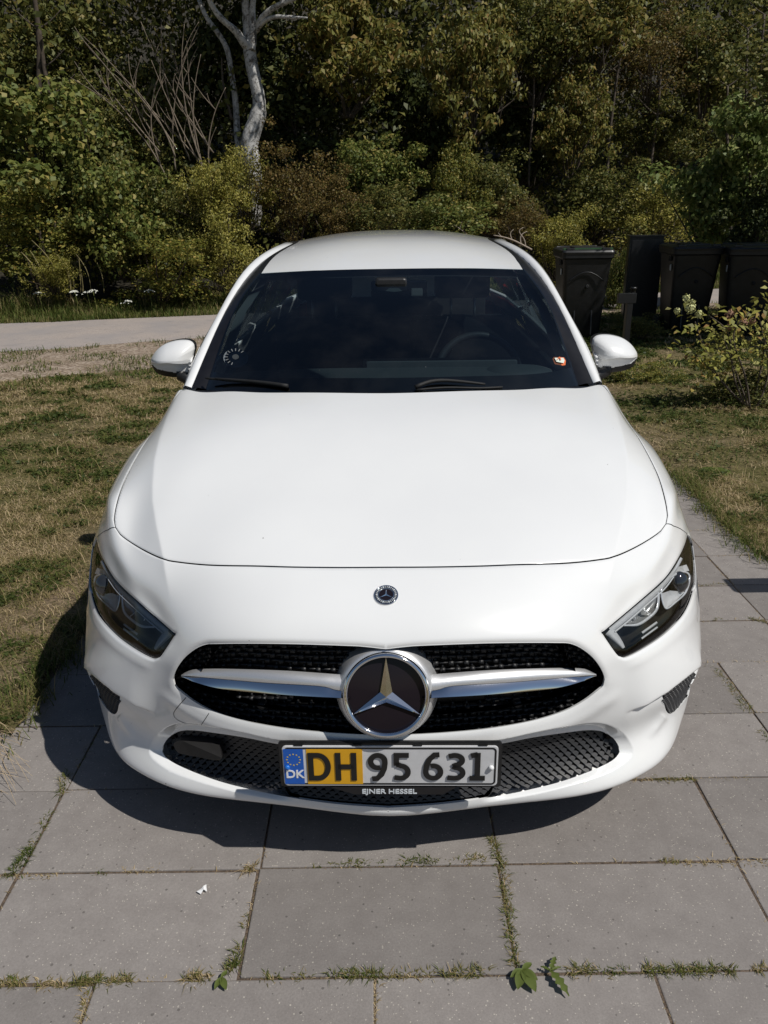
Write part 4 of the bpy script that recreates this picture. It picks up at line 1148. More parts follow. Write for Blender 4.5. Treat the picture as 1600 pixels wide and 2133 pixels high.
sticker('sticker_centre', [(1156, 741), (1174, 741), (1177, 746), (1175, 752), (1160, 749)], M['sticker_pale'], so, -.008)
sticker('sticker_letter', [(1160, 747), (1165, 741), (1167, 741), (1170, 748), (1168, 748), (1165.5, 743), (1162, 747)], M['sticker_orange'], so, -.004)
pk = sticker('parking_disc', [(490 + 26 * math.cos(a), 739 + 20 * math.sin(a)) for a in np.linspace(0, 2 * math.pi, 24, endpoint=False)], M['sticker_grey'], car)
for k_ in range(16):
    a = 2 * math.pi * k_ / 16; r0_, r1_ = .62, .88; d_ = .05
    sticker('disc_mark', [(490 + 26 * r * math.cos(a + dd), 739 + 20 * r * math.sin(a + dd)) for r, dd in ((r0_, -d_), (r1_, -d_), (r1_, d_), (r0_, d_))], M['headliner'], pk, -.008)
sticker('disc_hub', [(490 + 7 * math.cos(a), 739 + 5.5 * math.sin(a)) for a in np.linspace(0, 2 * math.pi, 12, endpoint=False)], M['dash'], pk, -.008)

# ------------------------------------------------------------------ door mirrors
MOUT = [(1233, 716), (1236, 706), (1246, 699.5), (1262, 698), (1280, 700), (1300, 706), (1316, 717), (1326, 731), (1328.5, 742), (1326, 753), (1319, 764), (1305, 771), (1283, 774.5), (1258, 775.5), (1248, 771), (1242, 757), (1237, 738)]
MSP = np.array([(1225., 759), (1243, 762), (1255, 765), (1275, 761.5), (1312, 755), (1322, 748), (1335, 741)])
OUT = smooth_px(MOUT + MOUT[:1], 1.6)[:-1]; mcx = np.array([1281., 738])
NR = 26
for sg in (1, -1):
    V = []; F = []; U_ = []; no = len(OUT)
    ks = [1.0] + list(np.cos(np.linspace(.22, math.pi / 2, NR)))
    for i, k_ in enumerate(ks):
        for p_ in OUT:
            q_ = mcx + (p_ - mcx) * (k_ if i else 1.0)
            b_ = at(q_[0], q_[1], y=1.70)
            r2 = min(1.0, k_) if i else 1.0
            dep = 0.0 if i == 0 else -.012 - (.060 if p_[1] < 745 else .030) * (1 - r2 ** 2.6)
            lean = .14 * (q_[0] - 1281) / 1625 * 3.1 + .35 * max(0, (735 - q_[1])) / 1625 * 3.1
            b_ = b_ * [1, 0, 1] + np.array([0, 1.70 + dep + lean, 0])
            V.append(b_); U_.append(q_)
    V = np.array(V); U_ = np.array(U_)
    for i in range(len(ks) - 1):
        for j in range(no): F.append((i * no + j, i * no + (j + 1) % no, (i + 1) * no + (j + 1) % no, (i + 1) * no + j))
    Vs = V * [sg, 1, 1]
    cenf = np.array([U_[list(f)].mean(0) for f in F]); below = cenf[:, 1] > np.interp(cenf[:, 0], MSP[:, 0], MSP[:, 1])
    Fq = [f if sg < 0 else f[::-1] for f in F]
    lowf = [f for f, b_ in zip(Fq, below) if b_]; top = [f for f, b_ in zip(Fq, below) if not b_]
    mh = mesh_obj('door_mirror', Vs + np.array([0, .004, 0]), lowf, M['black_plastic'], car, True)
    mh['label'] = 'white door mirror cap with black lower edge'
    mesh_obj('mirror_cap', Vs, top, M['paint'], mh, True)
    rimv = V[:no] * [sg, 1, 1]; shell = np.concatenate([rimv, rimv + np.array([0, .035, 0])])
    mesh_obj('mirror_shell', shell, [((j + 1) % no, j, no + j, no + (j + 1) % no) if sg < 0 else (j, (j + 1) % no, no + (j + 1) % no, no + j) for j in range(no)], M['black_plastic'], mh, True)
    mesh_obj('mirror_glass', rimv + np.array([0, .033, 0]), [tuple(range(no)) if sg > 0 else tuple(range(no))[::-1]], M['chrome'], mh)
    pa = at(1262, 772, y=1.68) * [sg, 1, 1]; pb = at(1249, 800, y=1.62) * [sg, 1, 1]; pb[0] = sg * .775; pb[1] = 1.66
    tube('mirror_arm', [pa + np.array([0, 0, .02]), pa, (pa + pb) / 2, pb, pb - np.array([sg * .03, 0, .01])], [.024, .026, .024, .030, .03], M['black_plastic'], mh, 12)
    cs, fs, ss = [], [], []
    for k_ in range(3):
        c_ = at(1240.5 + 1.2 * k_, 738 + 7.5 * k_, y=1.672) * [sg, 1, 1]
        cs.append(c_); fs.append(np.stack([[1, 0, 0], [0, .9, .43], [0, -.43, .9]])); ss.append((.010, .045, .0045))
    boxes_mesh('mirror_ribs', cs, fs, ss, M['paint'], mh)
# ------------------------------------------------------------------ ground, slabs, road
def terrain(x, y):
    x = np.asarray(x, float); y = np.asarray(y, float)
    edge = 13.9 + .16 * x
    d = np.maximum(y - edge, 0)
    z = np.where(d < 4, .055 * d ** 2, .88 + .44 * (d - 4)) * 1.0
    z = np.minimum(z, 9 + .1 * d)
    return z + .05 * np.sin(x * 1.3) * np.minimum(d, 2) * .3
k = NT('soil_and_thatch'); v = k.coord()
n1 = k.noise(.55, 5, .6, v); n2 = k.noise(9, 6, .65, v); n3 = k.noise(70, 4, .6, v)
c1 = k.ramp(n2, [(.30, (.13, .095, .060)), (.52, (.25, .185, .125)), (.72, (.34, .26, .18))])
c2 = k.ramp(n2, [(.30, (.060, .065, .020)), (.55, (.14, .125, .050)), (.75, (.23, .18, .10))])
col = k.mix(k.ramp(n1, [(.42, (0, 0, 0)), (.58, (1, 1, 1))]), c1, c2)
col = k.mix(k.ramp(n3, [(.35, (.55, .55, .55)), (.6, (0, 0, 0))]), col, (.05, .038, .02))
k.set(Base_Color=col, Roughness=.95, Specular_IOR_Level=.1); k.bump(n3, .8, .02)
M['soil'] = k.m
xs = np.concatenate([np.linspace(-60, -10, 26)[:-1], np.linspace(-10, 10, 61), np.linspace(10, 60, 26)[1:]])
ys = np.concatenate([np.linspace(-25, 0, 12)[:-1], np.linspace(0, 24, 81), np.linspace(24, 120, 40)[1:]])
gx, gy = np.meshgrid(xs, ys); gz = terrain(gx, gy)
gz = gz + np.where(gy < 5.3, -.030, 0) * ((np.abs(gx) < 5.5) | True)
V = np.stack([gx, gy, gz], -1).reshape(-1, 3); nx_ = len(xs); F = []
ii, jj = np.meshgrid(np.arange(len(ys) - 1), np.arange(nx_ - 1), indexing='ij')
F = np.stack([ii * nx_ + jj, ii * nx_ + jj + 1, (ii + 1) * nx_ + jj + 1, (ii + 1) * nx_ + jj], -1).reshape(-1, 4)
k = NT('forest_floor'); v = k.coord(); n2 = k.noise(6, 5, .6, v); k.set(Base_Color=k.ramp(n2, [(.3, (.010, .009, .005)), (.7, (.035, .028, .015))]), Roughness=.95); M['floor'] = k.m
ground = fast_mesh('ground', V, F, [M['soil'], M['floor']], smooth=True); tag(ground, kind='structure')
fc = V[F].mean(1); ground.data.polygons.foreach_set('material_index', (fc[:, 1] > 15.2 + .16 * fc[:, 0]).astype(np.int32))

# turf beds standing a little above the slabs (left lawn and right lawn)
TX, TY, TPSI, TSK = -.3334, 1.1944, .0039, -.0175
te1 = np.array([math.cos(TPSI), math.sin(TPSI)]); te2 = np.array([math.sin(-TSK), math.cos(TSK)])
def lat(i, j): return np.array([TX, TY]) + te1 * .6 * i + te2 * .3 * j
def bed(name, outline, z0, mat, seedv):
    """lawn bed with uneven edge and gentle humps"""
    P = dense(np.array(outline, float), .12, True); r_ = np.random.default_rng(seedv)
    P = P + r_.normal(0, .012, P.shape)
    lo, hi = P.min(0), P.max(0); st_ = .16
    gg_ = np.array([(x, y) for x in np.arange(lo[0], hi[0], st_) for y in np.arange(lo[1], hi[1], st_)])
    gg_ = gg_[inpoly(P, gg_)]; gg_ = thin(gg_, P, .07)
    n = len(P); allp = np.concatenate([P, gg_])
    rr = delaunay_2d_cdt([Vector(p) for p in allp], [(i, (i + 1) % n) for i in range(n)], [], 1, 1e-6)
    V2 = np.array([tuple(v) for v in rr[0]]); T2 = [f for f in rr[2]]
    Z = z0 + .012 * np.sin(V2[:, 0] * 2.1 + 1) * np.sin(V2[:, 1] * 1.7) + .006 * np.sin(V2[:, 0] * 7 + V2[:, 1] * 5)
    V3 = [(x, y, z) for (x, y), z in zip(V2, Z)]
    T2 = [f if np.cross(V2[f[1]] - V2[f[0]], V2[f[2]] - V2[f[0]]) > 0 else f[::-1] for f in T2]
    o = mesh_obj(name, V3, T2, mat, None, True); tag(o, kind='structure'); return o
LB = lat(-1.47, 2.93)
LAWN_L = [tuple(LB), tuple(lat(-1.46, 13)), (-1.05, 6.5), (1.6, 7.2), (1.6, 9.6), (-1.4, 8.9), (-2.4, 8.05), (-4.0, 7.35), (-9, 6.0), (-9, 2.03), (-3, 2.05)]
LAWN_R = [tuple(lat(5.6, 6.55)), tuple(lat(4.2, 6.62)), tuple(lat(3.42, 6.75)), tuple(lat(3.385, 8)), tuple(lat(3.40, 10)), tuple(lat(3.33, 11.2)), tuple(lat(3.1, 12.3)), (1.62, 6.0), (1.62, 11.2), (5.0, 12.2), (9, 13.2), (9, 3.1)]
bed('lawn', LAWN_L, .012, M['soil'], 3)
bed('lawn', LAWN_R, .012, M['soil'], 4)

# concrete slabs, one object each
k = NT('concrete_slab'); v = k.coord('Object'); oi = k.n.new('ShaderNodeObjectInfo')
ofs = k.n.new('ShaderNodeVectorMath'); ofs.operation = 'ADD'; k.link(v, ofs.inputs[0])
sc_ = k.n.new('ShaderNodeVectorMath'); sc_.operation = 'SCALE'; sc_.inputs['Scale'].default_value = 40; k.link(oi.outputs['Location'], sc_.inputs[0]); k.link(sc_.outputs[0], ofs.inputs[1]); pv = ofs.outputs[0]
big = k.noise(3.6, 6, .65, pv, .4); mid = k.noise(16, 6, .65, pv); fine = k.noise(210, 4, .75, pv)
basec = k.ramp(mid, [(.3, (0.208, 0.188, 0.176)), (.7, (0.257, 0.235, 0.220))])
basec = k.mix(k.ramp(big, [(.55, (0, 0, 0)), (.80, (0.666, 0.670, 0.677))]), basec, (0.285, 0.262, 0.243))
vo = k.node('ShaderNodeTexVoronoi', feature='F1'); vo.inputs['Scale'].default_value = 210; k.link(pv, vo.inputs['Vector'])
cs_ = k.n.new('ShaderNodeSeparateColor'); k.link(vo.outputs['Color'], cs_.inputs[0])
ag = k.math('MULTIPLY', k.math('GREATER_THAN', cs_.outputs[0], .80), k.math('LESS_THAN', vo.outputs['Distance'], k.math('MULTIPLY', cs_.outputs[1], .40)))
basec = k.mix(ag, basec, (0.436, 0.402, 0.351))
vo2 = k.node('ShaderNodeTexVoronoi', feature='F1'); vo2.inputs['Scale'].default_value = 95; k.link(pv, vo2.inputs['Vector'])
cs2 = k.n.new('ShaderNodeSeparateColor'); k.link(vo2.outputs['Color'], cs2.inputs[0])
dk = k.math('MULTIPLY', k.math('GREATER_THAN', cs2.outputs[0], .90), k.math('LESS_THAN', vo2.outputs['Distance'], k.math('MULTIPLY', cs2.outputs[1], .34)))
basec = k.mix(dk, basec, (0.121, 0.110, 0.102))
basec = k.mix(k.ramp(fine, [(.35, (0.423, 0.425, 0.430)), (.6, (0, 0, 0))]), basec, (0.146, 0.134, 0.123))
per = k.n.new('ShaderNodeHueSaturation'); k.link(basec, per.inputs['Color'])
k.link(k.math('ADD', k.math('MULTIPLY', oi.outputs['Random'], .26), .86), per.inputs['Value'])
k.set(Base_Color=per.outputs[0], Roughness=.88, Specular_IOR_Level=.25); k.bump(fine, .35, .002)
M['slab'] = k.m
k = NT('joint_sand'); v = k.coord(); n2 = k.noise(120, 4, .6, v); k.set(Base_Color=k.ramp(n2, [(.3, (.05, .036, .026)), (.7, (.16, .115, .08))]), Roughness=.95); k.bump(n2, .8, .01); M['sand'] = k.m
pav = mesh_obj('paving', [(*lat(-6, -7), -.0035), (*lat(9, -7), -.0035), (*lat(9, 6.9), -.0035), (*lat(3.5, 6.9), -.0035), (*lat(3.45, 14), -.0035), (*lat(-1.5, 14), -.0035), (*lat(-1.5, 2.95), -.0035), (*lat(-6, 2.95), -.0035)], [(0, 1, 2, 3, 4, 5, 6, 7)], M['sand'])
tag(pav, kind='structure')
slab_me = {}
def slab_mesh(w, kind):
    key = (round(w, 3), kind)
    if key in slab_me: return slab_me[key]
    b = bmesh.new(); bmesh.ops.create_cube(b, size=1.0); bmesh.ops.scale(b, vec=(w, .2952, .05), verts=b.verts)
    r_ = random.Random(kind * 7 + int(w * 1000))
    for v_ in b.verts: v_.co.x += r_.uniform(-.0022, .0022); v_.co.y += r_.uniform(-.0016, .0016)
    top = [e for e in b.edges if all(v_.co.z > 0 for v_ in e.verts)] + [e for e in b.edges if abs(e.verts[0].co.z - e.verts[1].co.z) > .01]
    bmesh.ops.bevel(b, geom=top, offset=.0032, segments=2, profile=.6, affect='EDGES')
    me = bpy.data.meshes.new('slab'); b.to_mesh(me); b.free(); me.materials.append(M['slab'])
    slab_me[key] = me; return me
def row_joints(j):
    if j == 2: J = [-6, -5, -4, -3, -2, -1, 0, 1, 1.5, 2.5, 3.5, 4.5, 5.5, 6.5]
    else:
        o_ = .5 if j in (-1, 3, 8, 9, -3) else 0
        J = [i + o_ for i in range(-6, 9)]
    if j >= 3: J = [-1.46] + [q for q in J if -1.2 < q]
    if j >= 7: J = [q for q in J if q < 3.1] + [3.39]
    return J
slab_spots = []
for j in range(-6, 14):
    J = row_joints(j)
    for a, b in zip(J[:-1], J[1:]):
        w = (b - a) * .6; c = lat((a + b) / 2, j + .5)
        if abs(c[0]) > 3.4 or c[1] < -.3: continue
        o = bpy.data.objects.new('slab', slab_mesh(w - .0045, rnd.randint(0, 2))); COL.objects.link(o); o.parent = pav
        o.location = (c[0] + rnd.uniform(-.0012, .0012), c[1] + rnd.uniform(-.0012, .0012), -.025 + rnd.uniform(-.0022, .0022))
        o.rotation_euler = (rnd.uniform(-.003, .003), rnd.uniform(-.002, .002), TPSI - .006 + rnd.uniform(-.003, .003))
        slab_spots.append((a, b, j))

# road with a gravel shoulder
k = NT('worn_asphalt'); v = k.coord(); n1 = k.noise(1.2, 5, .6, v); n2 = k.noise(60, 4, .7, v); n3 = k.noise(7, 4, .6, v)
c = k.ramp(n2, [(.3, (0.251, 0.214, 0.191)), (.55, (0.365, 0.313, 0.279)), (.75, (0.470, 0.405, 0.356))]); c = k.mix(k.ramp(n1, [(.4, (0, 0, 0)), (.65, (0.810, 0.810, 0.810))]), c, (0.275, 0.251, 0.243)); c = k.mix(k.ramp(n3, [(.55, (0, 0, 0)), (.75, (0.567, 0.567, 0.567))]), c, (0.194, 0.178, 0.170))
k.set(Base_Color=c, Roughness=.92); k.bump(n2, .5, .006); M['asphalt'] = k.m
k = NT('gravel'); v = k.coord(); vo = k.node('ShaderNodeTexVoronoi', feature='F1'); vo.inputs['Scale'].default_value = 38; k.link(v, vo.inputs['Vector'])
cs_ = k.n.new('ShaderNodeSeparateColor'); k.link(vo.outputs['Color'], cs_.inputs[0])
c = k.ramp(cs_.outputs[0], [(.1, (.17, .125, .09)), (.5, (.27, .205, .155)), (.9, (.40, .33, .26))]); n2 = k.noise(3, 5, .6, v); c = k.mix(k.ramp(n2, [(.4, (0, 0, 0)), (.65, (.6, .6, .6))]), c, (.20, .145, .09))
k.set(Base_Color=c, Roughness=.95); k.bump(vo.outputs['Distance'], .8, .015); M['gravel'] = k.m
near = np.array([(-14, 6.9), (-9, 8.0), (-4.26, 9.30), (-2.2, 10.1), (0, 10.95), (3, 12.0), (7, 13.2), (14, 15.0)])
far = np.array([(-14, 9.6), (-9, 10.75), (-5.34, 11.75), (-2.65, 12.33), (0, 12.95), (3, 13.85), (7, 15.2), (14, 17.2)])
A = spline3(np.c_[near, np.zeros(8)], 60)[:, :2]; B = spline3(np.c_[far, np.zeros(8)], 60)[:, :2]
wob = nrng.normal(0, .03, (60, 2)); A = A + wob; B = B + nrng.normal(0, .03, (60, 2))
V = []; F = []; NV = 7
for i in range(60):
    for q in range(NV):
        p = A[i] + (B[i] - A[i]) * q / (NV - 1); V.append((p[0], p[1], max(.012, terrain(p[0], p[1]) + .02) + .02 * math.sin(math.pi * q / (NV - 1))))
for i in range(59):
    for q in range(NV - 1): F.append((i * NV + q, (i + 1) * NV + q, (i + 1) * NV + q + 1, i * NV + q + 1))
road = mesh_obj('road', V, F, M['asphalt'], None, True); tag(road, kind='structure')
V = []; F = []
sh = spline3(np.array([(-14, 4.6, 0), (-9, 5.8, 0), (-4.3, 7.1, 0), (-2.2, 7.9, 0), (0, 9.2, 0), (3, 11.3, 0), (7, 12.8, 0), (14, 14.6, 0)]), 60)
for i in range(60):
    for q in range(4):
        p = sh[i, :2] + (A[i] + np.array([0, .08]) - sh[i, :2]) * q / 3; V.append((p[0], p[1] + (nrng.normal(0, .12) if q == 0 else 0), .027 if 0 < q < 3 else (.004 if q == 0 else .018)))
for i in range(59):
    for q in range(3): F.append((i * 4 + q, (i + 1) * 4 + q, (i + 1) * 4 + q + 1, i * 4 + q + 1))
sho = mesh_obj('gravel_shoulder', V, F, M['gravel'], None, True); tag(sho, kind='structure')

# ------------------------------------------------------------------ wheeled bins, cabinet and post
M['bin'] = simple('bin_plastic', (.011, .011, .012), .45, var=.35, scale=14)
M['bin_lid'] = simple('bin_lid_plastic', (.016, .016, .017), .4, var=.3, scale=14)
M['bin_green'] = simple('bin_green', (.03, .085, .03), .5, var=.2)
M['label'] = simple('paper_label', (.55, .55, .52), .6, var=.05)
M['metal_black'] = simple('black_metal', (.009, .009, .010), .4, var=.25, scale=30)
def loft_box(levels, name, mat, parent, seg=5, cap=(True, True)):
    """levels: (z, halfx, y_front, y_back, corner radius)"""
    V = []; F = []; ring = None
    for z, hx, yf, yb, r in levels:
        P = rrect(2 * hx, yb - yf, r, seg); V += [(x, y + (yf + yb) / 2, z) for x, y in P]; ring = len(P)
    for i in range(len(levels) - 1):
        for j in range(ring): F.append((i * ring + j, i * ring + (j + 1) % ring, (i + 1) * ring + (j + 1) % ring, (i + 1) * ring + j))
    if cap[0]: F.append(tuple(range(ring))[::-1])
    if cap[1]: F.append(tuple((len(levels) - 1) * ring + j for j in range(ring)))
    b = bmesh.new(); vs_ = [b.verts.new(v) for v in V]
    for f in F: b.faces.new([vs_[i] for i in f])
    return bm_obj(name, b, mat, parent, angle=32)
def wheelie_bin(loc, rz, label, green):
    t = empty('wheeled_bin', loc, rz)
    tag(t, label, 'bin', 'wheeled bins beside the lawn')
    body = loft_box([(.03, .205, -.20, .22, .04), (.10, .215, -.235, .24, .04), (.62, .255, -.30, .29, .05), (.80, .265, -.325, .31, .05), (.94, .275, -.345, .33, .05), (.955, .295, -.365, .35, .05), (.995, .297, -.367, .352, .05)], 'bin_body', M['bin'], t)
    # arched step moulding on the front
    arcp = [(-.20, -.328, .70)] + [(-.20 + .40 * q, -.3335 - .004, .70 + .10 * math.sin(math.pi * q)) for q in np.linspace(.05, .95, 12)] + [(.20, -.328, .70)]
    tube('body_moulding', arcp, .006, M['bin'], body, 6)
    for x_ in (-.10, .10): bm_obj('body_rib', box_bm((.016, .02, .50), .005, center=(x_, -.262, .33), rot=Euler((math.radians(-7.5), 0, 0)).to_matrix()), M['bin'], body)
    loft_box([(.996, .300, -.372, .355, .05), (1.018, .303, -.376, .358, .05), (1.036, .297, -.366, .352, .05), (1.048, .27, -.30, .33, .08)], 'bin_lid', M['bin_lid'], t)
    bm_obj('lid_ridge', box_bm((.30, .34, .022), .008, center=(.02, -.02, 1.052)), M['bin_lid'], t)
    for x_ in (-.20, .20): bm_obj('lid_grip', box_bm((.09, .05, .03), .01, center=(x_, -.31, 1.048)), M['bin_lid'], t)
    if green: bm_obj('lid_seal', box_bm((.56, .012, .020), .003, center=(.0, -.30, 1.052)), M['bin_green'], t)
    tube('rear_handle', [(-.24, .36, .99), (-.24, .41, 1.04), (.24, .41, 1.04), (.24, .36, .99)], .016, M['bin'], t)
    for x_ in (-.265, .265):
        V, F = lathe_arrays([(.02, -.025), (.095, -.025), (.10, -.015), (.10, .015), (.095, .025), (.02, .025)], 24, ((x_, .21, .10), (0, 1, 0), (0, 0, 1), (1, 0, 0))); mesh_obj('bin_wheel', V, F, M['tyre'], t, True)
    bm_obj('side_handle', box_bm((.012, .10, .055), .004, center=(-.288, -.20, .90)), M['dark'], t)
    bm_obj('paper_label', box_bm((.004, .055, .07), .001, center=(-.2785, -.22, .80)), M['label'], t)
    V, F = lathe_arrays([(.022, 0), (.020, .006), (.008, .007), (.001, .003)], 16, ((.02, -.314, .64), (1, 0, 0), (0, .12, 1), (0, -1, 0))); mesh_obj('chip_plug', V, F, M['dark'], body, True)
    return t
g = gat(1216, 712); wheelie_bin((g[0] - .02, g[1] + .28, .0), math.radians(-3), 'black wheeled bin with a green edge under its lid, nearest the white car', True)
g = gat(1445, 694); wheelie_bin((g[0] - .12, g[1] + .12, .0), math.radians(-4), 'shaded black wheeled bin with a white label between the flat cabinet and the last bin', False)
g = gat(1565, 700); wheelie_bin((g[0] - .12, g[1] + .10, .0), math.radians(-12), 'dark wheeled bin at the right edge in deep tree shade', False)
g = gat(1335, 672); cab = empty('metal_cabinet', (g[0], g[1] + .15, 0), math.radians(-8)); tag(cab, 'flat black metal cabinet standing between two wheeled bins', 'cabinet')
bm_obj('cabinet_body', box_bm((.44, .20, 1.10), .008, center=(0, 0, .56)), M['metal_black'], cab)
bm_obj('cabinet_door', box_bm((.40, .012, 1.02), .004, center=(.012, -.104, .56)), M['metal_black'], cab)
bm_obj('cabinet_top', box_bm((.46, .23, .018), .004, center=(0, 0, 1.118)), M['metal_black'], cab)
g = gat(1288, 800); pst = empty('garden_post', (g[0], g[1], 0), math.radians(4)); tag(pst, 'thin black metal post with short crossbar behind the right door mirror', 'post')
ph = wat(1298, 610, g[1])[2]
bm_obj('post_shaft', box_bm((.050, .050, ph), .004, center=(.03, 0, ph / 2)), M['metal_black'], pst)
bm_obj('post_crossbar', box_bm((.16, .045, .085), .004, center=(0, -.006, ph - .045)), M['metal_black'], pst)
V, F = lathe_arrays([(.020, 0), (.020, .03), (.030, .034), (.030, .048), (.001, .05)], 18); o = mesh_obj('post_cap', V, F, M['metal_black'], pst, True); o.location = (.055, 0, ph - .002)
bm_obj('post_foot', box_bm((.12, .10, .02), .004, center=(.03, 0, .012)), M['metal_black'], pst)

tb = empty('shadow_rail', (2.62, 2.62, 0)); tag(tb, 'unseen board on a post beyond the right edge, added to cast a small shadow into view', 'rail')  # out of view, added only to cast the small shadow beside the car
M['timber'] = simple('shadow_rail_wood', (.19, .165, .14), .85, var=.3, scale=18)
bm_obj('post', box_bm((.09, .09, .90), .006, center=(0, 0, .45)), M['timber'], tb)
bm_obj('shadow_board', box_bm((.66, .125, .035), .012, center=(-.24, 0, .915)), M['timber'], tb)
# ------------------------------------------------------------------ vegetation
def leaf_mat(name, stops, trans=.35, rough=.55):
    k = NT(name); g_ = k.n.new('ShaderNodeNewGeometry')
    c = k.ramp(g_.outputs['Random Per Island'], stops)
    k.set(Base_Color=c, Roughness=rough, Specular_IOR_Level=.3)
    tl_ = k.n.new('ShaderNodeBsdfTranslucent'); mc_ = k.mix(.5, c, (.30, .36, .05), 'MULTIPLY'); k.link(c, tl_.inputs[0])
    mx = k.n.new('ShaderNodeMixShader'); mx.inputs[0].default_value = trans
    k.link(k.b.outputs[0], mx.inputs[1]); k.link(tl_.outputs[0], mx.inputs[2]); k.link(mx.outputs[0], k.out.inputs[0])
    return k.m
LM = {
 'green': leaf_mat('leaf_green', [(0, (0.073, 0.102, 0.023)), (.5, (0.149, 0.179, 0.042)), (.85, (0.242, 0.242, 0.062)), (1, (0.370, 0.299, 0.092))]),
 'fresh': leaf_mat('leaf_fresh', [(0, (0.085, 0.106, 0.022)), (.5, (0.176, 0.185, 0.036)), (.9, (0.297, 0.257, 0.053)), (1, (0.426, 0.299, 0.083))]),
 'yellow': leaf_mat('leaf_yellow', [(0, (0.128, 0.138, 0.027)), (.5, (0.268, 0.251, 0.052)), (.85, (0.398, 0.353, 0.077)), (1, (0.487, 0.402, 0.137))]),
 'brown': leaf_mat('leaf_brown', [(0, (0.068, 0.057, 0.021)), (.45, (0.140, 0.106, 0.034)), (.8, (0.216, 0.137, 0.045)), (1, (0.193, 0.190, 0.047))]),
 'olive': leaf_mat('leaf_olive', [(0, (0.061, 0.075, 0.021)), (.5, (0.127, 0.137, 0.035)), (.85, (0.205, 0.191, 0.051)), (1, (0.307, 0.239, 0.079))]),
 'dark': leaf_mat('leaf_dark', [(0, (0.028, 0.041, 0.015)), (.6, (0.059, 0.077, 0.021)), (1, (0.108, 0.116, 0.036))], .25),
 'gold': leaf_mat('leaf_gold', [(0, (0.091, 0.104, 0.026)), (.4, (0.180, 0.180, 0.043)), (.8, (0.253, 0.217, 0.058)), (1, (0.290, 0.180, 0.060))]),
 'pale': leaf_mat('leaf_pale', [(0, (0.099, 0.144, 0.036)), (.5, (0.188, 0.243, 0.066)), (.9, (0.301, 0.333, 0.111)), (1, (0.428, 0.420, 0.178))]),
 'weed': leaf_mat('leaf_weed', [(0, (.075, .11, .024)), (1, (.15, .185, .045))]),
 'lawnweed': leaf_mat('leaf_lawn_weed', [(0, (0.033, 0.052, 0.011)), (.6, (0.070, 0.094, 0.023)), (1, (0.122, 0.132, 0.038))]),
 'hyd': leaf_mat('leaf_hydrangea', [(0, (0.160, 0.143, 0.041)), (.5, (0.267, 0.274, 0.058)), (.8, (0.427, 0.392, 0.094)), (1, (0.319, 0.170, 0.058))]),
}
M['stick'] = simple('stick_tan', (.17, .135, .10), .9, var=.35, scale=25)
M['bark'] = simple('bark_brown', (.060, .045, .032), .9, var=.4, scale=25)
M['twig'] = simple('twig_grey', (.085, .066, .050), .9, var=.35, scale=25)
k = NT('pale_bark'); v = k.coord(); n1 = k.noise(7, 6, .65, v, 1.2); n2 = k.noise(22, 4, .7, v, .5)
c = k.ramp(n1, [(.38, (.09, .08, .07)), (.47, (.42, .41, .395)), (.7, (.60, .59, .575))]); c = k.mix(k.ramp(n2, [(.54, (0, 0, 0)), (.64, (.85, .85, .85))]), c, (.10, .09, .08)); k.set(Base_Color=c, Roughness=.8); k.bump(n2, .5, .02); M['pale_bark'] = k.m
M['dead'] = simple('dead_wood', (.36, .30, .24), .9, var=.2, scale=20)

def leaf_quads(C, N_, size, aspect, r_, droop=0.0):
    """kite-shaped folded leaves"""
    n = len(C)
    t_ = r_.normal(size=(n, 3)); t_[:, 2] -= droop * 1.5
    t_ -= N_ * (t_ * N_).sum(1)[:, None]; t_ /= np.linalg.norm(t_, axis=1)[:, None] + 1e-9
    w_ = np.cross(N_, t_); L = size[:, None]; W = (size * aspect)[:, None]
    fold = N_ * W * .25
    V = np.stack([C - t_ * L * .5, C + w_ * W * .5 - t_ * L * .06 + fold, C + t_ * L * .5 - N_ * L * .08, C - w_ * W * .5 - t_ * L * .06 + fold], 1)
    return V.reshape(-1, 3), np.arange(4 * n).reshape(-1, 4)
def crown_points(n, rx, ry, rz, nclump, r_, spread=.22, shell=.42, flat=.75):
    d = r_.normal(size=(nclump, 3)); d /= np.linalg.norm(d, axis=1)[:, None]
    rad = (shell + (1 - shell) * r_.random(nclump)) * (1 + .24 * r_.normal(size=nclump))
    cc = d * rad[:, None] * [rx, ry, rz]
    wts = r_.random(nclump) ** 1.2 + .25; idx = r_.choice(nclump, n, p=wts / wts.sum())
    sg_ = (spread * min(rx, rz)) * (.6 + .8 * r_.random(nclump))
    off = r_.normal(size=(n, 3)); off *= (np.abs(r_.normal(size=n)) ** .3 / (np.linalg.norm(off, axis=1) + 1e-9) * .95)[:, None]
    P = cc[idx] + off * sg_[idx][:, None] * [1.15, 1.15, flat]
    out = off / (np.linalg.norm(off, axis=1)[:, None] + 1e-9)
    N_ = out * .7 + np.array([0, -.12, .55]) + r_.normal(size=(n, 3)) * .55
    N_ /= np.linalg.norm(N_, axis=1)[:, None]
    return P, N_, cc
_crowns = {}
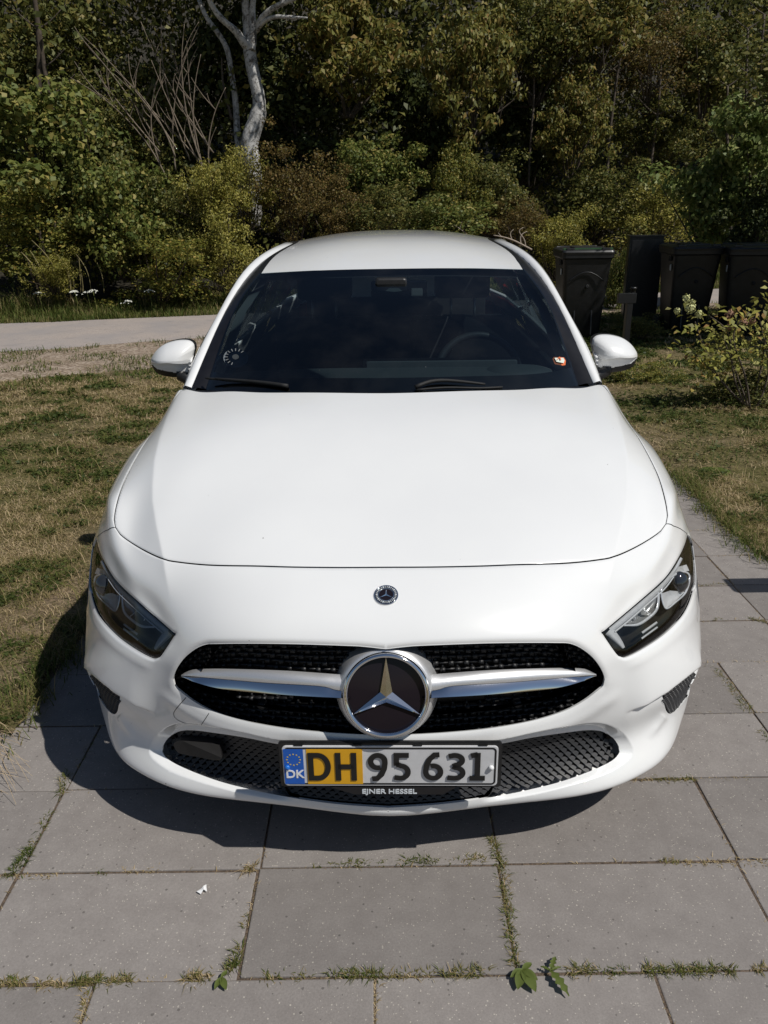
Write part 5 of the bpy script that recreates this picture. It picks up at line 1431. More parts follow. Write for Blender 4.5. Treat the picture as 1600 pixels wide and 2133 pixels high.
def crown_mesh(kind, variant):
    """shared unit crowns: half sizes 1 x 1 x 1"""
    key = (kind, variant)
    if key in _crowns: return _crowns[key]
    r_ = np.random.default_rng(abs(hash(key)) % 1000 if False else sum(map(ord, kind)) * 13 + variant * 7)
    n, ls, asp, ncl, sp, dr = {'green': (9500, 0.073, .85, 75, .23, .3), 'fresh': (8500, 0.061, .62, 70, .22, .3), 'yellow': (8000, 0.063, .55, 60, .22, .4), 'brown': (7500, 0.055, .6, 65, .20, .2),
                     'olive': (9000, 0.067, .6, 75, .22, .3), 'dark': (8000, 0.085, .6, 70, .25, .3), 'gold': (6500, 0.104, .5, 70, .20, 1.2), 'pale': (5500, 0.116, .62, 50, .24, .5), 'hyd': (500, 0.122, .5, 24, .3, .6), 'weed': (1600, 0.134, .4, 26, .3, .2)}[kind]
    P, N_, cc = crown_points(n, 1, 1, 1, ncl, r_, sp)
    V, Q = leaf_quads(P, N_, ls * (.6 + .8 * r_.random(n)), asp, r_, dr)
    me = fast_mesh('tmp_crown', V, Q, LM[kind]); m_ = me.data; bpy.data.objects.remove(me)
    # a few stems from the base to the clumps
    SV = []; SF = []
    for c_ in cc[:16]:
        p0_ = np.array([c_[0] * .12, c_[1] * .12, -1.05]); mid_ = (p0_ + c_) / 2 + r_.normal(0, .08, 3)
        v_, f_ = tube_arrays([p0_, mid_, c_], [.022, .014, .005], 5, False); SF += [tuple(i + len(SV) for i in f) for f in f_]; SV += list(v_)
    ms = bpy.data.meshes.new('stems'); ms.from_pydata([tuple(v_) for v_ in SV], [], SF); ms.materials.append(M['bark'])
    _crowns[key] = (m_, ms); return _crowns[key]
def depth_at(u, v, y): p = wat(u, v, y); return (p - CPOS) @ FW
def bush(name, label, cat, kind, variant, u, v, y, ru, rv, ry=None, group=None, rz=0.0):
    c = wat(u, v, y); sc = depth_at(u, v, y) / FOC; rx_, rz_ = ru * sc, rv * sc; ry_ = ry or (rx_ + rz_) * .42
    t = empty(name, (c[0], c[1], c[2] - rz_), 0.0); tag(t, label, cat, group)
    mc_, ms_ = crown_mesh(kind, variant)
    for nm, me in (('crown', mc_), ('stems', ms_)):
        o = bpy.data.objects.new(nm, me); COL.objects.link(o); o.parent = t; o.location = (0, 0, rz_); o.scale = (rx_, ry_, rz_); o.rotation_euler = (0, 0, rz)
    return t
GB = 'bushes along the edge of the wood'
B_ = [
 ('green', 0, 75, 330, 14.0, 190, 165, 'ivy-green lobed bush filling the left edge of the wood'),
 ('fresh', 1, 70, 490, 13.4, 150, 105, 'fresh green bush at the far left above the tall roadside grass'),
 ('olive', 0, 235, 330, 14.5, 120, 150, 'dull olive bush under the leaning bare stems, left of the pale trunk'),
 ('green', 1, 250, 450, 13.6, 125, 125, 'dark green bush between the left ivy bush and the yellowish elder'),
 ('fresh', 0, 330, 545, 13.1, 140, 75, 'low bright green bush on the verge left of the car roof'),
 ('yellow', 0, 440, 395, 13.7, 85, 90, 'yellow-green elder bush just below the pale twin trunk'),
 ('yellow', 1, 465, 515, 13.2, 75, 85, 'lower yellowish bush touching the left corner of the car roof'),
 ('yellow', 1, 515, 392, 14.1, 75, 82, 'yellowish bush hiding the foot of the pale trunk'),
 ('olive', 1, 160, 420, 14.2, 110, 110, 'dull olive bush between the ivy-green bush and the dark green one'),
 ('yellow', 0, 110, 560, 12.9, 70, 50, 'low yellowish bush behind the tall feathery grass'),
 ('olive', 2, 380, 470, 13.9, 90, 110, 'olive bush tucked behind the yellow-green elder'),
 ('green', 2, 780, 370, 14.8, 90, 80, 'shaded green bush between the brown bushes and the dark middle'),
 ('olive', 0, 1030, 400, 14.9, 90, 90, 'olive bush behind the withered brown bush'),
 ('brown', 0, 612, 400, 14.0, 105, 105, 'reddish brown bush right of the pale trunk'),
 ('brown', 1, 700, 445, 13.7, 95, 80, 'brownish bush above the left half of the car roof'),
 ('olive', 1, 800, 455, 13.7, 110, 75, 'olive bush above the middle of the car roof'),
 ('fresh', 1, 955, 392, 14.6, 60, 85, 'upright fresh green bush standing out of the dark behind the car'),
 ('green', 2, 915, 470, 13.8, 95, 60, 'dark green low bush above the right half of the car roof'),
 ('brown', 0, 1075, 465, 14.3, 85, 60, 'withered brown bush with dead branches in front'),
 ('yellow', 0, 1165, 500, 13.9, 80, 80, 'yellowish bush between the car roof and the first bin'),
 ('green', 1, 1287, 590, 12.2, 22, 75, 'narrow green growth between the first bin and the flat cabinet'),
 ('olive', 2, 1245, 415, 15.0, 130, 85, 'wide olive bush above the first bin'),
 ('yellow', 1, 1370, 440, 14.6, 120, 80, 'yellow-olive bush above the flat cabinet'),
 ('pale', 0, 1490, 400, 12.8, 110, 120, 'broad-leaved pale green bush over the shaded bins'),
 ('pale', 1, 1585, 300, 12.2, 100, 110, 'tall broad-leaved bush at the right edge above the bins'),
 ('dark', 0, 1590, 470, 11.6, 80, 90, 'dark leafy bush hanging over the last bin'),
 ('olive', 0, 130, 130, 16.5, 190, 150, 'dark olive tree crown at the top left corner'),
 ('olive', 1, 330, 250, 15.8, 130, 130, 'sparse olive tree behind the leaning bare stems'),
 ('dark', 1, 640, 250, 16.0, 120, 110, 'dark green tree right of the pale trunk'),
 ('gold', 0, 720, 105, 15.6, 150, 120, 'hanging-leaved tree crown at the top, right of the pale trunk'),
 ('dark', 0, 860, 250, 17.0, 120, 130, 'deeply shaded tree behind the middle of the car'),
 ('gold', 1, 985, 140, 15.3, 110, 125, 'golden brown hanging-leaved tree at the top centre'),
 ('olive', 2, 1120, 80, 15.9, 130, 120, 'olive tree crown at the top, right of centre'),
 ('gold', 0, 1195, 265, 15.4, 75, 95, 'drooping olive branchy tree above the first bin'),
 ('dark', 1, 1080, 290, 17.0, 110, 110, 'shaded tree above the withered brown bush'),
 ('brown', 1, 1360, 130, 16.0, 110, 95, 'thin greyish brown tree with a slender trunk at the upper right'),
 ('olive', 0, 1480, 130, 16.2, 140, 130, 'olive tree crown at the top right corner'),
 ('olive', 1, 1380, 280, 16.2, 130, 80, 'olive bush in the shade left of the broad-leaved bushes'),
 ('gold', 1, 1240, 60, 15.8, 110, 95, 'yellow-olive tree crown at the top, above the first bin'),
 ('dark', 1, 500, 120, 17.0, 130, 140, 'dark tree crown behind the fork of the pale trunk'),
]
for i, (kd, va, u, v_, y_, ru, rv, lb) in enumerate(B_):
    nm = 'tree' if ('tree' in lb) else 'bush'
    bush(nm, lb, nm, kd, va, u, v_, y_, ru, rv, group=GB if nm == 'bush' else 'trees of the wood', rz=rnd.uniform(0, 6.28))

# the wood behind reads as one mass
def woodland():
    r_ = np.random.default_rng(5); CC = []
    for _ in range(1300):
        x = r_.uniform(-13, 14); y = r_.uniform(15.9, 22.5) + .16 * x; z0 = float(terrain(x, y)); CC.append((x, y, z0 + r_.uniform(.2, 7.5) * (1 if y < 21 else 1.2)))
    for _ in range(420):                                         # unseen canopy above the frame, added to shade the wood behind
        x = r_.uniform(-9, 13); y = r_.uniform(16.6, 20) + .16 * x; CC.append((x, y, r_.uniform(6.9, 10.2)))
    for _ in range(900):                                         # the wood goes on to both sides
        x = r_.uniform(13, 32) * r_.choice((-1, 1)); y = r_.uniform(15.5, 21) + .16 * x; CC.append((x, y, float(terrain(x, y)) + r_.uniform(.2, 7.5)))
    CC = np.array(CC); n = 270000; idx = r_.integers(0, len(CC), n); off = r_.normal(size=(n, 3)) * [.42, .42, .30]
    P = CC[idx] + off; N_ = off * 1.2 + np.array([0, -.2, .5]) + r_.normal(size=(n, 3)) * .5; N_ /= np.linalg.norm(N_, axis=1)[:, None]
    V, Q = leaf_quads(P, N_, .085 + .09 * r_.random(n), .6, r_, .6)
    o = fast_mesh('woodland', V, Q, [LM['olive']]); tag(o, 'dense dark deciduous wood filling the background behind the bushes', 'wood', kind='stuff')
woodland()

def stem_from_px(P, y, w_px, mat, name, parent, n=8, jit=0.0, ydrift=0.0):
    pts_ = []; N0 = len(P)
    for i, (u, v_) in enumerate(P): pts_.append(wat(u, v_, y + ydrift * i / max(1, N0 - 1)))
    pts_ = spline3(pts_, max(6, 5 * N0)) if N0 > 2 else np.linspace(pts_[0], pts_[1], 6)
    pts_ = np.array(pts_); sc = depth_at(P[0][0], P[0][1], y) / FOC
    rr = np.interp(np.linspace(0, 1, len(pts_)), np.linspace(0, 1, len(w_px)), w_px) * sc / 2
    rr = rr * (1 + .025 * nrng.normal(size=len(rr))); rr = np.maximum(rr, .004)
    if parent is not None: pts_ = pts_ - np.array(parent.location)
    return tube(name, pts_, rr, mat, parent, n)
# pale twin-stemmed trunk
b0 = wat(527, 345, 15.0); bt = empty('pale_tree', (b0[0], b0[1], float(terrain(b0[0], b0[1])) - .1)); tag(bt, 'pale grey twin-trunked tree forking at the top of the picture, left of centre', 'tree')
stem_from_px([(524, 470), (526, 345), (520, 300), (531, 260), (540, 225), (532, 170), (522, 120), (518, 85)], 15.0, [36, 34, 32, 36, 33, 25, 24, 24], M['pale_bark'], 'trunk', bt, 14)
stem_from_px([(519, 100), (508, 88), (492, 66), (468, 45), (440, 8), (425, -30)], 15.0, [22, 17, 13, 12, 10, 9], M['pale_bark'], 'limb', bt, 10, ydrift=-.4)
stem_from_px([(520, 95), (515, 50), (512, 10), (505, -40)], 15.0, [22, 19, 16, 14], M['pale_bark'], 'limb', bt, 10)
stem_from_px([(524, 105), (527, 60), (526, 20), (533, -30)], 14.95, [18, 15, 12, 10], M['pale_bark'], 'limb', bt, 10)
stem_from_px([(534, 62), (545, 40), (565, 20), (600, 2), (640, -15)], 15.0, [14, 13, 11, 10, 8], M['pale_bark'], 'limb', bt, 10, ydrift=-.5)
stem_from_px([(533, 66), (548, 47), (570, 36), (605, 36), (640, 37)], 15.0, [10, 9, 8, 7, 3], M['pale_bark'], 'limb', bt, 8, ydrift=-.6)
stem_from_px([(503, 470), (500, 325), (494, 270), (491, 215), (482, 150), (470, 95), (430, 35), (415, 0)], 15.2, [17, 16, 15, 14, 12, 11, 10, 8], M['pale_bark'], 'second_trunk', bt, 10, ydrift=.2)
stem_from_px([(483, 250), (474, 215), (466, 180), (462, 120)], 15.2, [7, 6, 4, 3], M['twig'], 'limb', bt, 6)
_pc = wat(530, -230, 15.0); _o = bpy.data.objects.new('crown', crown_mesh('olive', 2)[0]); COL.objects.link(_o); _o.parent = bt; _o.location = tuple(_pc - np.array(bt.location)); _o.scale = (1.9, 1.6, 1.3)
# leaning bare stems
bs0 = wat(370, 400, 14.4); bsx = empty('bare_shrub', (bs0[0], bs0[1], .1)); tag(bsx, 'leggy bare shrub of thin leaning stems, left of the pale trunk', 'shrub')
for i in range(17):
    u0 = rnd.uniform(330, 450); v0 = rnd.uniform(300, 380); ln = rnd.uniform(180, 330); an = rnd.uniform(.05, .8); cu = rnd.uniform(-.45, .35)
    P = [(u0 - ln * q * math.sin(an + cu * q), v0 - ln * q * math.cos(an + cu * q)) for q in (0, .25, .5, .75, 1)]
    yy = 14.2 + rnd.uniform(-.25, .5)
    stem_from_px(P, yy, [3.6, 3, 2.4, 1.8, 1.2], M['stick'], 'stem', bsx, 5)
    for q in range(3):
        a0 = P[rnd.randint(1, 3)]; d_ = rnd.uniform(-1, .6); l2 = rnd.uniform(30, 80)
        stem_from_px([a0, (a0[0] + l2 * .5 * math.sin(d_) - 4, a0[1] - l2 * .5), (a0[0] + l2 * math.sin(d_), a0[1] - l2)], yy, [2, 1.5, 1.0], M['stick'], 'twig', bsx, 4)
# slender trunks in the shade
for P, w_, lb in (
    ([(82, 150), (80, 60), (70, -20)], [12, 11, 9], 'brown trunk at the top left corner'),
    ([(122, 290), (105, 200), (92, 140), (82, 60)], [12, 11, 10, 9], 'leaning brown trunk above the ivy-green bush'),
    ([(1358, 325), (1370, 240), (1374, 185), (1378, 120)], [6, 5, 5, 3], 'slender pale sapling trunk under the thin greyish brown tree'),
    ([(1105, 300), (1112, 200), (1110, 120), (1100, 40)], [5, 5, 4, 3], 'thin sapling trunk in the shade right of centre'),
    ([(1268, 300), (1280, 200), (1287, 150), (1300, 90)], [7, 6, 5, 4], 'dark slanting sapling trunk above the first bin'),
    ([(1552, 260), (1555, 150), (1558, 60)], [6, 5, 4], 'thin upright sapling trunk at the upper right'),
    ([(1584, 210), (1586, 120), (1592, 30)], [6, 5, 5], 'rightmost thin sapling trunk in the picture'),
    ([(1515, 300), (1514, 240), (1516, 180)], [6, 5, 4], 'short dark sapling trunk left of the upright saplings at upper right')):
    y_ = 15.0 if P[0][0] < 800 else 15.6
    p0_ = wat(P[0][0], P[0][1] + 90, y_); t = empty('sapling', tuple(p0_)); tag(t, lb, 'sapling', 'slender trunks in the wood')
    stem_from_px([(P[0][0] - 4, P[0][1] + 90)] + P, y_, [w_[0]] + w_, M['twig'] if P[0][0] > 800 else M['bark'], 'trunk', t, 7)
    for q in range(5):
        a = P[min(len(P) - 1, 1 + q % (len(P) - 1))]; s_ = rnd.choice((-1, 1)); l_ = rnd.uniform(25, 60)
        stem_from_px([a, (a[0] + s_ * l_ * .5, a[1] - l_ * .35), (a[0] + s_ * l_, a[1] - l_ * .9)], y_, [3, 2, 1.2], M['twig'], 'branch', t, 4)
# dead branches by the right corner of the roof
d0 = wat(1070, 520, 13.4); dd = empty('dead_branch', tuple(d0)); tag(dd, 'bleached dead branch lying at the right corner of the car roof', 'branch')
for P, w_ in (([(1028, 490), (1060, 497), (1085, 508), (1108, 520)], [3, 5, 6, 6]), ([(1066, 498), (1064, 484), (1070, 478)], [4, 3, 2]), ([(1085, 508), (1086, 490), (1098, 482)], [5, 4, 2.5]), ([(1095, 512), (1090, 495), (1082, 480), (1090, 474)], [4, 3.5, 3, 2]), ([(1045, 494), (1038, 485)], [3, 2]), ([(940, 465), (960, 478), (975, 490)], [2, 3, 3]), ([(958, 476), (962, 462)], [2, 1.5])):
    stem_from_px(P, 13.4, [q_ * .6 for q_ in w_], M['dead'], 'bough', dd, 6)

# ------------------------------------------------------------------ grass
def grass_mat(name):
    k = NT(name); a = k.n.new('ShaderNodeAttribute'); a.attribute_name = 'dry'
    c = k.ramp(a.outputs['Fac'], [(0, (.050, .080, .014)), (.3, (.110, .130, .028)), (.55, (.21, .175, .068)), (.8, (.36, .27, .145)), (1, (.52, .41, .25))])
    k.set(Base_Color=c, Roughness=.7, Specular_IOR_Level=.2)
    tl_ = k.n.new('ShaderNodeBsdfTranslucent'); k.link(c, tl_.inputs[0]); mx = k.n.new('ShaderNodeMixShader'); mx.inputs[0].default_value = .3
    k.link(k.b.outputs[0], mx.inputs[1]); k.link(tl_.outputs[0], mx.inputs[2]); k.link(mx.outputs[0], k.out.inputs[0]); return k.m
M['grass'] = grass_mat('grass_blades')
def vnoise(x, y, seed=0):
    r_ = np.random.default_rng(seed); g_ = r_.random((64, 64))
    xi = np.floor(x).astype(int); yi = np.floor(y).astype(int); fx = sstep(x - xi); fy = sstep(y - yi)
    a = g_[xi % 64, yi % 64]; b = g_[(xi + 1) % 64, yi % 64]; c = g_[xi % 64, (yi + 1) % 64]; d = g_[(xi + 1) % 64, (yi + 1) % 64]
    return (a * (1 - fx) + b * fx) * (1 - fy) + (c * (1 - fx) + d * fx) * fy
def fbm(x, y, seed=0): return .5 * vnoise(x, y, seed) + .3 * vnoise(x * 2.1, y * 2.1, seed + 1) + .2 * vnoise(x * 4.3, y * 4.3, seed + 2)
def blades(P, h, w, lean, dry, r_):
    """two-segment blades as one triangle + one quad -> three triangles"""
    n = len(P); a = r_.random(n) * 2 * np.pi; d = np.stack([np.cos(a), np.sin(a), np.zeros(n)], 1); sd = np.stack([-np.sin(a), np.cos(a), np.zeros(n)], 1)
    h = h[:, None]; w = w[:, None]; lean = lean[:, None]; up = np.array([0, 0, 1.0])
    m_ = P + up * h * .55 + d * h * lean * .35; t_ = P + up * h * (1 - .35 * np.minimum(lean, 1.6)) + d * h * lean
    V = np.stack([P - sd * w / 2, P + sd * w / 2, m_ + sd * w * .38, m_ - sd * w * .38, t_], 1).reshape(-1, 3)
    b_ = (np.arange(n) * 5)[:, None]
    T = np.concatenate([b_ + [0, 1, 2], b_ + [0, 2, 3], b_ + [3, 2, 4]], 1).reshape(-1, 3)
    return V, T, np.repeat(dry, 5)
def cull(P, margin=280):
    uv = projw(P); return (uv[:, 0] > -margin) & (uv[:, 0] < 1600 + margin) & (uv[:, 1] > -50) & (uv[:, 1] < 2200)
def lawn_blades(name, poly, n, seed, label, hs=1.0, bias=0.0):
    r_ = np.random.default_rng(seed); poly = np.array(poly); lo, hi = poly.min(0), poly.max(0)
    P = np.c_[lo + (hi - lo) * r_.random((n * 16, 2)), np.full(n * 16, .008)]
    P = P[inpoly(poly, P[:, :2])]; P = P[cull(P)]
    dist = P[:, 1]; keep = r_.random(len(P)) < np.clip(2.6 / dist, .12, 1) ** 1.15; P = P[keep][:n]
    x, y = P[:, 0], P[:, 1]
    gn_ = .38 * fbm(x * 1.2 + 5, y * 1.2, seed) + .62 * fbm(x * 4.2, y * 5.2, seed + 3); dr = np.clip((.51 - gn_) * 3.6 + .50 + bias, 0, 1); bare = fbm(x * 1.7, y * 2.4, seed + 9)
    kp = (r_.random(len(P)) < np.clip((bare - .30) * 6, .10, 1)); P = P[kp]; dr = dr[kp]; gn_ = gn_[kp]
    n_ = len(P); near_ = np.clip(P[:, 1] / 4, .8, 2.4)
    dry = np.clip(dr + r_.normal(0, .22, n_), 0, 1); h = (.022 + .030 * r_.random(n_) ** 2) * (.8 + .55 * (1 - dr)) * hs; h *= np.where(r_.random(n_) < .03, 2.4, 1)
    V, T, D = blades(P, h, (.0022 + .002 * r_.random(n_)) * near_, .5 + 1.1 * r_.random(n_), dry, r_)
    o = fast_mesh(name, V, T, M['grass'], attr={'dry': D}); tag(o, label, 'grass', kind='stuff')
    # flattened thatch
    P3 = P[r_.random(n_) < .8]; P3 = P3 + np.c_[r_.normal(0, .03, (len(P3), 2)), np.zeros(len(P3))]; n3 = len(P3); a3 = r_.random(n3) * 6.283; L3 = ((.02 + .035 * r_.random(n3)) * np.clip(P3[:, 1] / 4, .8, 1.8))[:, None]; w3 = ((.0016 + .0016 * r_.random(n3)) * np.clip(P3[:, 1] / 3.2, .8, 2.6))[:, None]
    d3 = np.stack([np.cos(a3), np.sin(a3), .25 * r_.random(n3)], 1); s3 = np.stack([-np.sin(a3), np.cos(a3), np.zeros(n3)], 1)
    V3 = np.stack([P3 + s3 * w3 + [0, 0, .006], P3 - s3 * w3 + [0, 0, .006], P3 + d3 * L3 + [0, 0, .008]], 1).reshape(-1, 3)
    o = fast_mesh('lawn_thatch', V3, np.arange(3 * n3).reshape(-1, 3), M['grass'], attr={'dry': np.repeat(np.clip(.62 + r_.normal(0, .22, n3), 0, 1), 3)}); tag(o, label.replace('grass', 'thatch of dead blades'), 'thatch', kind='stuff')
    g2 = P[(dr < .45) & (r_.random(n_) < .42)]; m2 = len(g2); g2 = g2 + np.c_[r_.normal(0, .02, (m2, 2)), .012 + .02 * r_.random(m2)]
    Nn = np.c_[r_.normal(0, .45, (m2, 2)), np.ones(m2)]; Nn /= np.linalg.norm(Nn, axis=1)[:, None]
    V, Q = leaf_quads(g2, Nn, (.012 + .016 * r_.random(m2)) * np.clip(g2[:, 1] / 4, .9, 2), .7, r_); o = fast_mesh('lawn_weeds', V, Q, LM['lawnweed']); tag(o, label.replace('grass', 'clover and small weeds'), 'weeds', kind='stuff')
lawn_blades('lawn_grass', LAWN_L, 130000, 21, 'dry patchy lawn grass left of the car', bias=.06)
lawn_blades('lawn_grass', LAWN_R, 120000, 33, 'patchy lawn grass right of the car beside the slabs', bias=-.02)
# ragged grass edge along the slabs
def edge_tufts(name, lines, label, seed, hmin=.03, hmax=.08, dens=260, w=.05, dry0=.35):
    r_ = np.random.default_rng(seed); PP = []
    for a, b in lines:
        a = np.array(a); b = np.array(b); n = int(np.linalg.norm(b - a) * dens * 6); q = r_.random(n)[:, None]; PP.append(np.c_[a + (b - a) * q + r_.normal(0, w, (n, 2)), np.full(n, .005)])
    P = np.concatenate(PP); P = P[cull(P)]; den = fbm(P[:, 0] * 6, P[:, 1] * 6, seed); P = P[r_.random(len(P)) < np.clip((den - .25) * 3, .05, 1)]
    n = len(P); dry = np.clip(dry0 + .9 * (fbm(P[:, 0] * 3, P[:, 1] * 3, seed + 4) - .5) + r_.normal(0, .2, n), 0, 1)
    V, T, D = blades(P, hmin + (hmax - hmin) * r_.random(n) ** 1.5, .0022 + .002 * r_.random(n), .4 + 1.0 * r_.random(n), dry, r_)
    o = fast_mesh(name, V, T, M['grass'], attr={'dry': D}); tag(o, label, 'grass', kind='stuff')
edge_tufts('lawn_edge_grass', [(tuple(lat(-1.50, 2.97)), tuple(lat(-1.48, 12))), (tuple(lat(-1.5, 2.96)), tuple(lat(-3.2, 2.96)))], 'longer grass along the left edge of the slabs', 41, .03, .11, 300, .055, .38)
edge_tufts('lawn_edge_grass', [(tuple(lat(3.43, 6.75)), tuple(lat(3.40, 8.2))), (tuple(lat(3.40, 8.2)), tuple(lat(3.42, 10))), (tuple(lat(3.42, 10)), tuple(lat(3.2, 12))), (tuple(lat(3.45, 6.72)), tuple(lat(4.6, 6.62)))], 'ragged grass along the right edge of the slabs', 43, .025, .08, 300, .05, .42)
# tall grass on the far verge
def verge():
    r_ = np.random.default_rng(51); n = 75000; q = r_.random(n) * 59; i = q.astype(int); f = (q - i)[:, None]; E = B[i] * (1 - f) + B[np.minimum(i + 1, 59)] * f
    dd_ = r_.random(n) ** 1.2 * 2.3; P = np.c_[E[:, 0] - .12 * dd_, E[:, 1] + dd_ - .05, np.zeros(n)]; P[:, 2] = np.maximum(terrain(P[:, 0], P[:, 1]), .0)
    k_ = cull(P); P = P[k_]; dd_ = dd_[k_]; n = len(P); tall = fbm(P[:, 0] * 1.3, P[:, 1] * 1.3, 52)
    h = (.05 + .10 * r_.random(n)) + .55 * np.clip(dd_ - .35, 0, 1) * np.clip((tall - .35) * 2.5, 0, 1) * r_.random(n)
    dry = np.clip(.22 + .5 * (h > .35) * r_.random(n) + r_.normal(0, .2, n) + .5 * (fbm(P[:, 0] * 2, P[:, 1] * 2, 57) - .5), 0, 1)
    V, T, D = blades(P, h, .006 + .006 * r_.random(n), .25 + .6 * r_.random(n), dry, r_)
    o = fast_mesh('verge_grass', V, T, M['grass'], attr={'dry': D}); tag(o, 'green verge grass along the far side of the road', 'grass', kind='stuff')
    # sparse grass on the gravel shoulder
    n = 60000; q = r_.random(n) * 59; i = q.astype(int); f = (q - i)[:, None]; E = A[i] * (1 - f) + A[np.minimum(i + 1, 59)] * f
    P = np.c_[E[:, 0], E[:, 1] - r_.random(n) * 2.6, np.full(n, .02)]; P = P[cull(P)]; cl = fbm(P[:, 0] * 2.2, P[:, 1] * 3.6, 58); near__ = np.interp(P[:, 1] - (9.3 + .4 * (P[:, 0] + 4.3)), [-2.6, -1.2, 0], [.17, .06, .01]); P = P[cl > .56 - near__]; n = len(P)
    V, T, D = blades(P, .03 + .05 * r_.random(n), .005 + .004 * r_.random(n), .5 + .9 * r_.random(n), np.clip(.18 + r_.normal(0, .2, n), 0, 1), r_)
    o = fast_mesh('shoulder_grass', V, T, M['grass'], attr={'dry': D}); tag(o, 'small grass clumps growing on the gravel shoulder of the road', 'grass', kind='stuff')
verge()
# grass in the slab joints
JG = [  # px start, px end, blades, height, dryness
 ((140, 1612), (128, 1655), 150, .035, .35), ((105, 1690), (62, 1768), 130, .028, .30), ((62, 1768), (25, 1822), 330, .034, .15), ((0, 1826), (130, 1824), 160, .018, .75), ((196, 1817), (222, 1816), 50, .018, .35), ((258, 1813), (330, 1811), 170, .018, .85),
 ((512, 1812), (530, 1808), 70, .040, .80), ((652, 1803), (668, 1802), 30, .020, .35), ((692, 1801), (716, 1800), 40, .022, .35), ((722, 1799), (762, 1798), 130, .024, .40), ((785, 1797), (806, 1796), 40, .018, .3), ((834, 1796), (912, 1793), 240, .026, .25), ((925, 1793), (950, 1792), 40, .018, .4), ((956, 1791), (1006, 1789), 150, .026, .55),
 ((1021, 1742), (1044, 1800), 280, .028, .40), ((1044, 1800), (1056, 1880), 260, .026, .50), ((1056, 1880), (1074, 2015), 360, .026, .38), ((1384, 1795), (1410, 1794), 60, .022, .55), ((1420, 1798), (1600, 1796), 330, .016, .85),
 ((1305, 1622), (1360, 1621), 110, .018, .8), ((1360, 1621), (1450, 1624), 330, .020, .50), ((1450, 1626), (1560, 1621), 220, .016, .8),
 ((0, 2047), (50, 2047), 220, .024, .55), ((72, 2050), (145, 2048), 220, .022, .7), ((158, 2045), (215, 2041), 260, .028, .45), ((215, 2046), (275, 2040), 260, .026, .5), ((280, 2046), (348, 2043), 130, .014, .85), ((385, 2040), (442, 2034), 190, .036, .6), ((545, 2036), (590, 2034), 100, .022, .4), ((612, 2034), (642, 2033), 60, .022, .4), ((685, 2032), (700, 2031), 30, .032, .35), ((718, 2031), (792, 2028), 260, .030, .35), ((800, 2032), (905, 2028), 230, .022, .55), ((920, 2028), (1014, 2024), 230, .030, .45), ((1180, 2022), (1240, 2020), 160, .026, .45), ((1255, 2024), (1310, 2022), 110, .022, .4), ((1335, 2022), (1532, 2020), 620, .026, .38), ((1570, 2019), (1600, 2018), 90, .024, .7),
 ((536, 1830), (515, 1905), 120, .010, .9), ((515, 1905), (508, 1935), 50, .020, .6), ((500, 1970), (492, 1990), 60, .026, .35), ((492, 1998), (478, 2025), 150, .034, .30), ((184, 2058), (170, 2133), 190, .022, .75), ((777, 2042), (781, 2133), 300, .012, .95), ((1375, 2040), (1400, 2110), 60, .008, .95),
 ((1465, 1388), (1500, 1395), 160, .018, .6), ((1490, 1395), (1540, 1455), 420, .026, .50), ((1540, 1455), (1562, 1485), 220, .028, .40), ((1425, 1492), (1562, 1489), 320, .016, .85), ((1590, 1520), (1602, 1545), 80, .026, .3), ((1455, 1219), (1518, 1214), 170, .016, .45), ((1456, 1292), (1476, 1291), 40, .014, .8), ((1488, 1290), (1506, 1289), 40, .02, .5), ((1560, 1287), (1600, 1296), 140, .024, .45), ((1500, 1383), (1600, 1376), 140, .012, .85), ((1470, 1158), (1560, 1155), 110, .012, .85), ((1433, 1054), (1452, 1056), 50, .02, .4),
 ((100, 1522), (215, 1516), 160, .014, .5), ((205, 1525), (150, 1620), 220, .016, .35)]
def joint_grass():
    r_ = np.random.default_rng(61); PP, HH, DR = [], [], []
    for a, b, n, h, d in JG:
        a = gat(*a); b = gat(*b); n = int(n * .75); h = h * .62; q = r_.random(n); q = np.clip(q + .05 * np.sin(q * 37) , 0, 1)[:, None]
        P = a + (b - a) * q + np.c_[r_.normal(0, .0055, (n, 2)), np.zeros(n)]; P[:, 2] = -.006
        PP.append(P); HH.append(h * (.35 + .9 * r_.random(n))); DR.append(np.clip(d + r_.normal(0, .2, n), 0, 1))
    P = np.concatenate(PP); n = len(P)
    V, T, D = blades(P, np.concatenate(HH), .0016 + .0016 * r_.random(n), .3 + 1.3 * r_.random(n), np.concatenate(DR), r_)
    o = fast_mesh('joint_grass', V, T, M['grass'], attr={'dry': D}); tag(o, 'tufts of grass growing in the joints between the slabs', 'grass', kind='stuff')
    # crumbs of soil and withered roots in the joints
    n = 5200; js = [s_ for s_ in slab_spots if -3 <= s_[2] <= 12]; PP = []
    for _ in range(n):
        a, b, j = js[r_.integers(len(js))]
        p = lat(a + (b - a) * r_.random(), j + r_.normal(0, .012)) if r_.random() < .6 else lat(a + r_.normal(0, .007), j + r_.random()); PP.append((p[0], p[1], -.003))
    P = np.array(PP); P = P[cull(P)]; P = P[fbm(P[:, 0] * 7, P[:, 1] * 7, 63) > .42]; n = len(P)
    V, T, D = blades(P, .004 + .010 * r_.random(n), .0016 + .0012 * r_.random(n), .8 + 1.2 * r_.random(n), np.clip(.85 + r_.normal(0, .12, n), 0, 1), r_)
    o = fast_mesh('joint_debris', V, T, M['grass'], attr={'dry': D}); tag(o, 'withered roots and crumbs lying in the slab joints', 'debris', kind='stuff')
joint_grass()
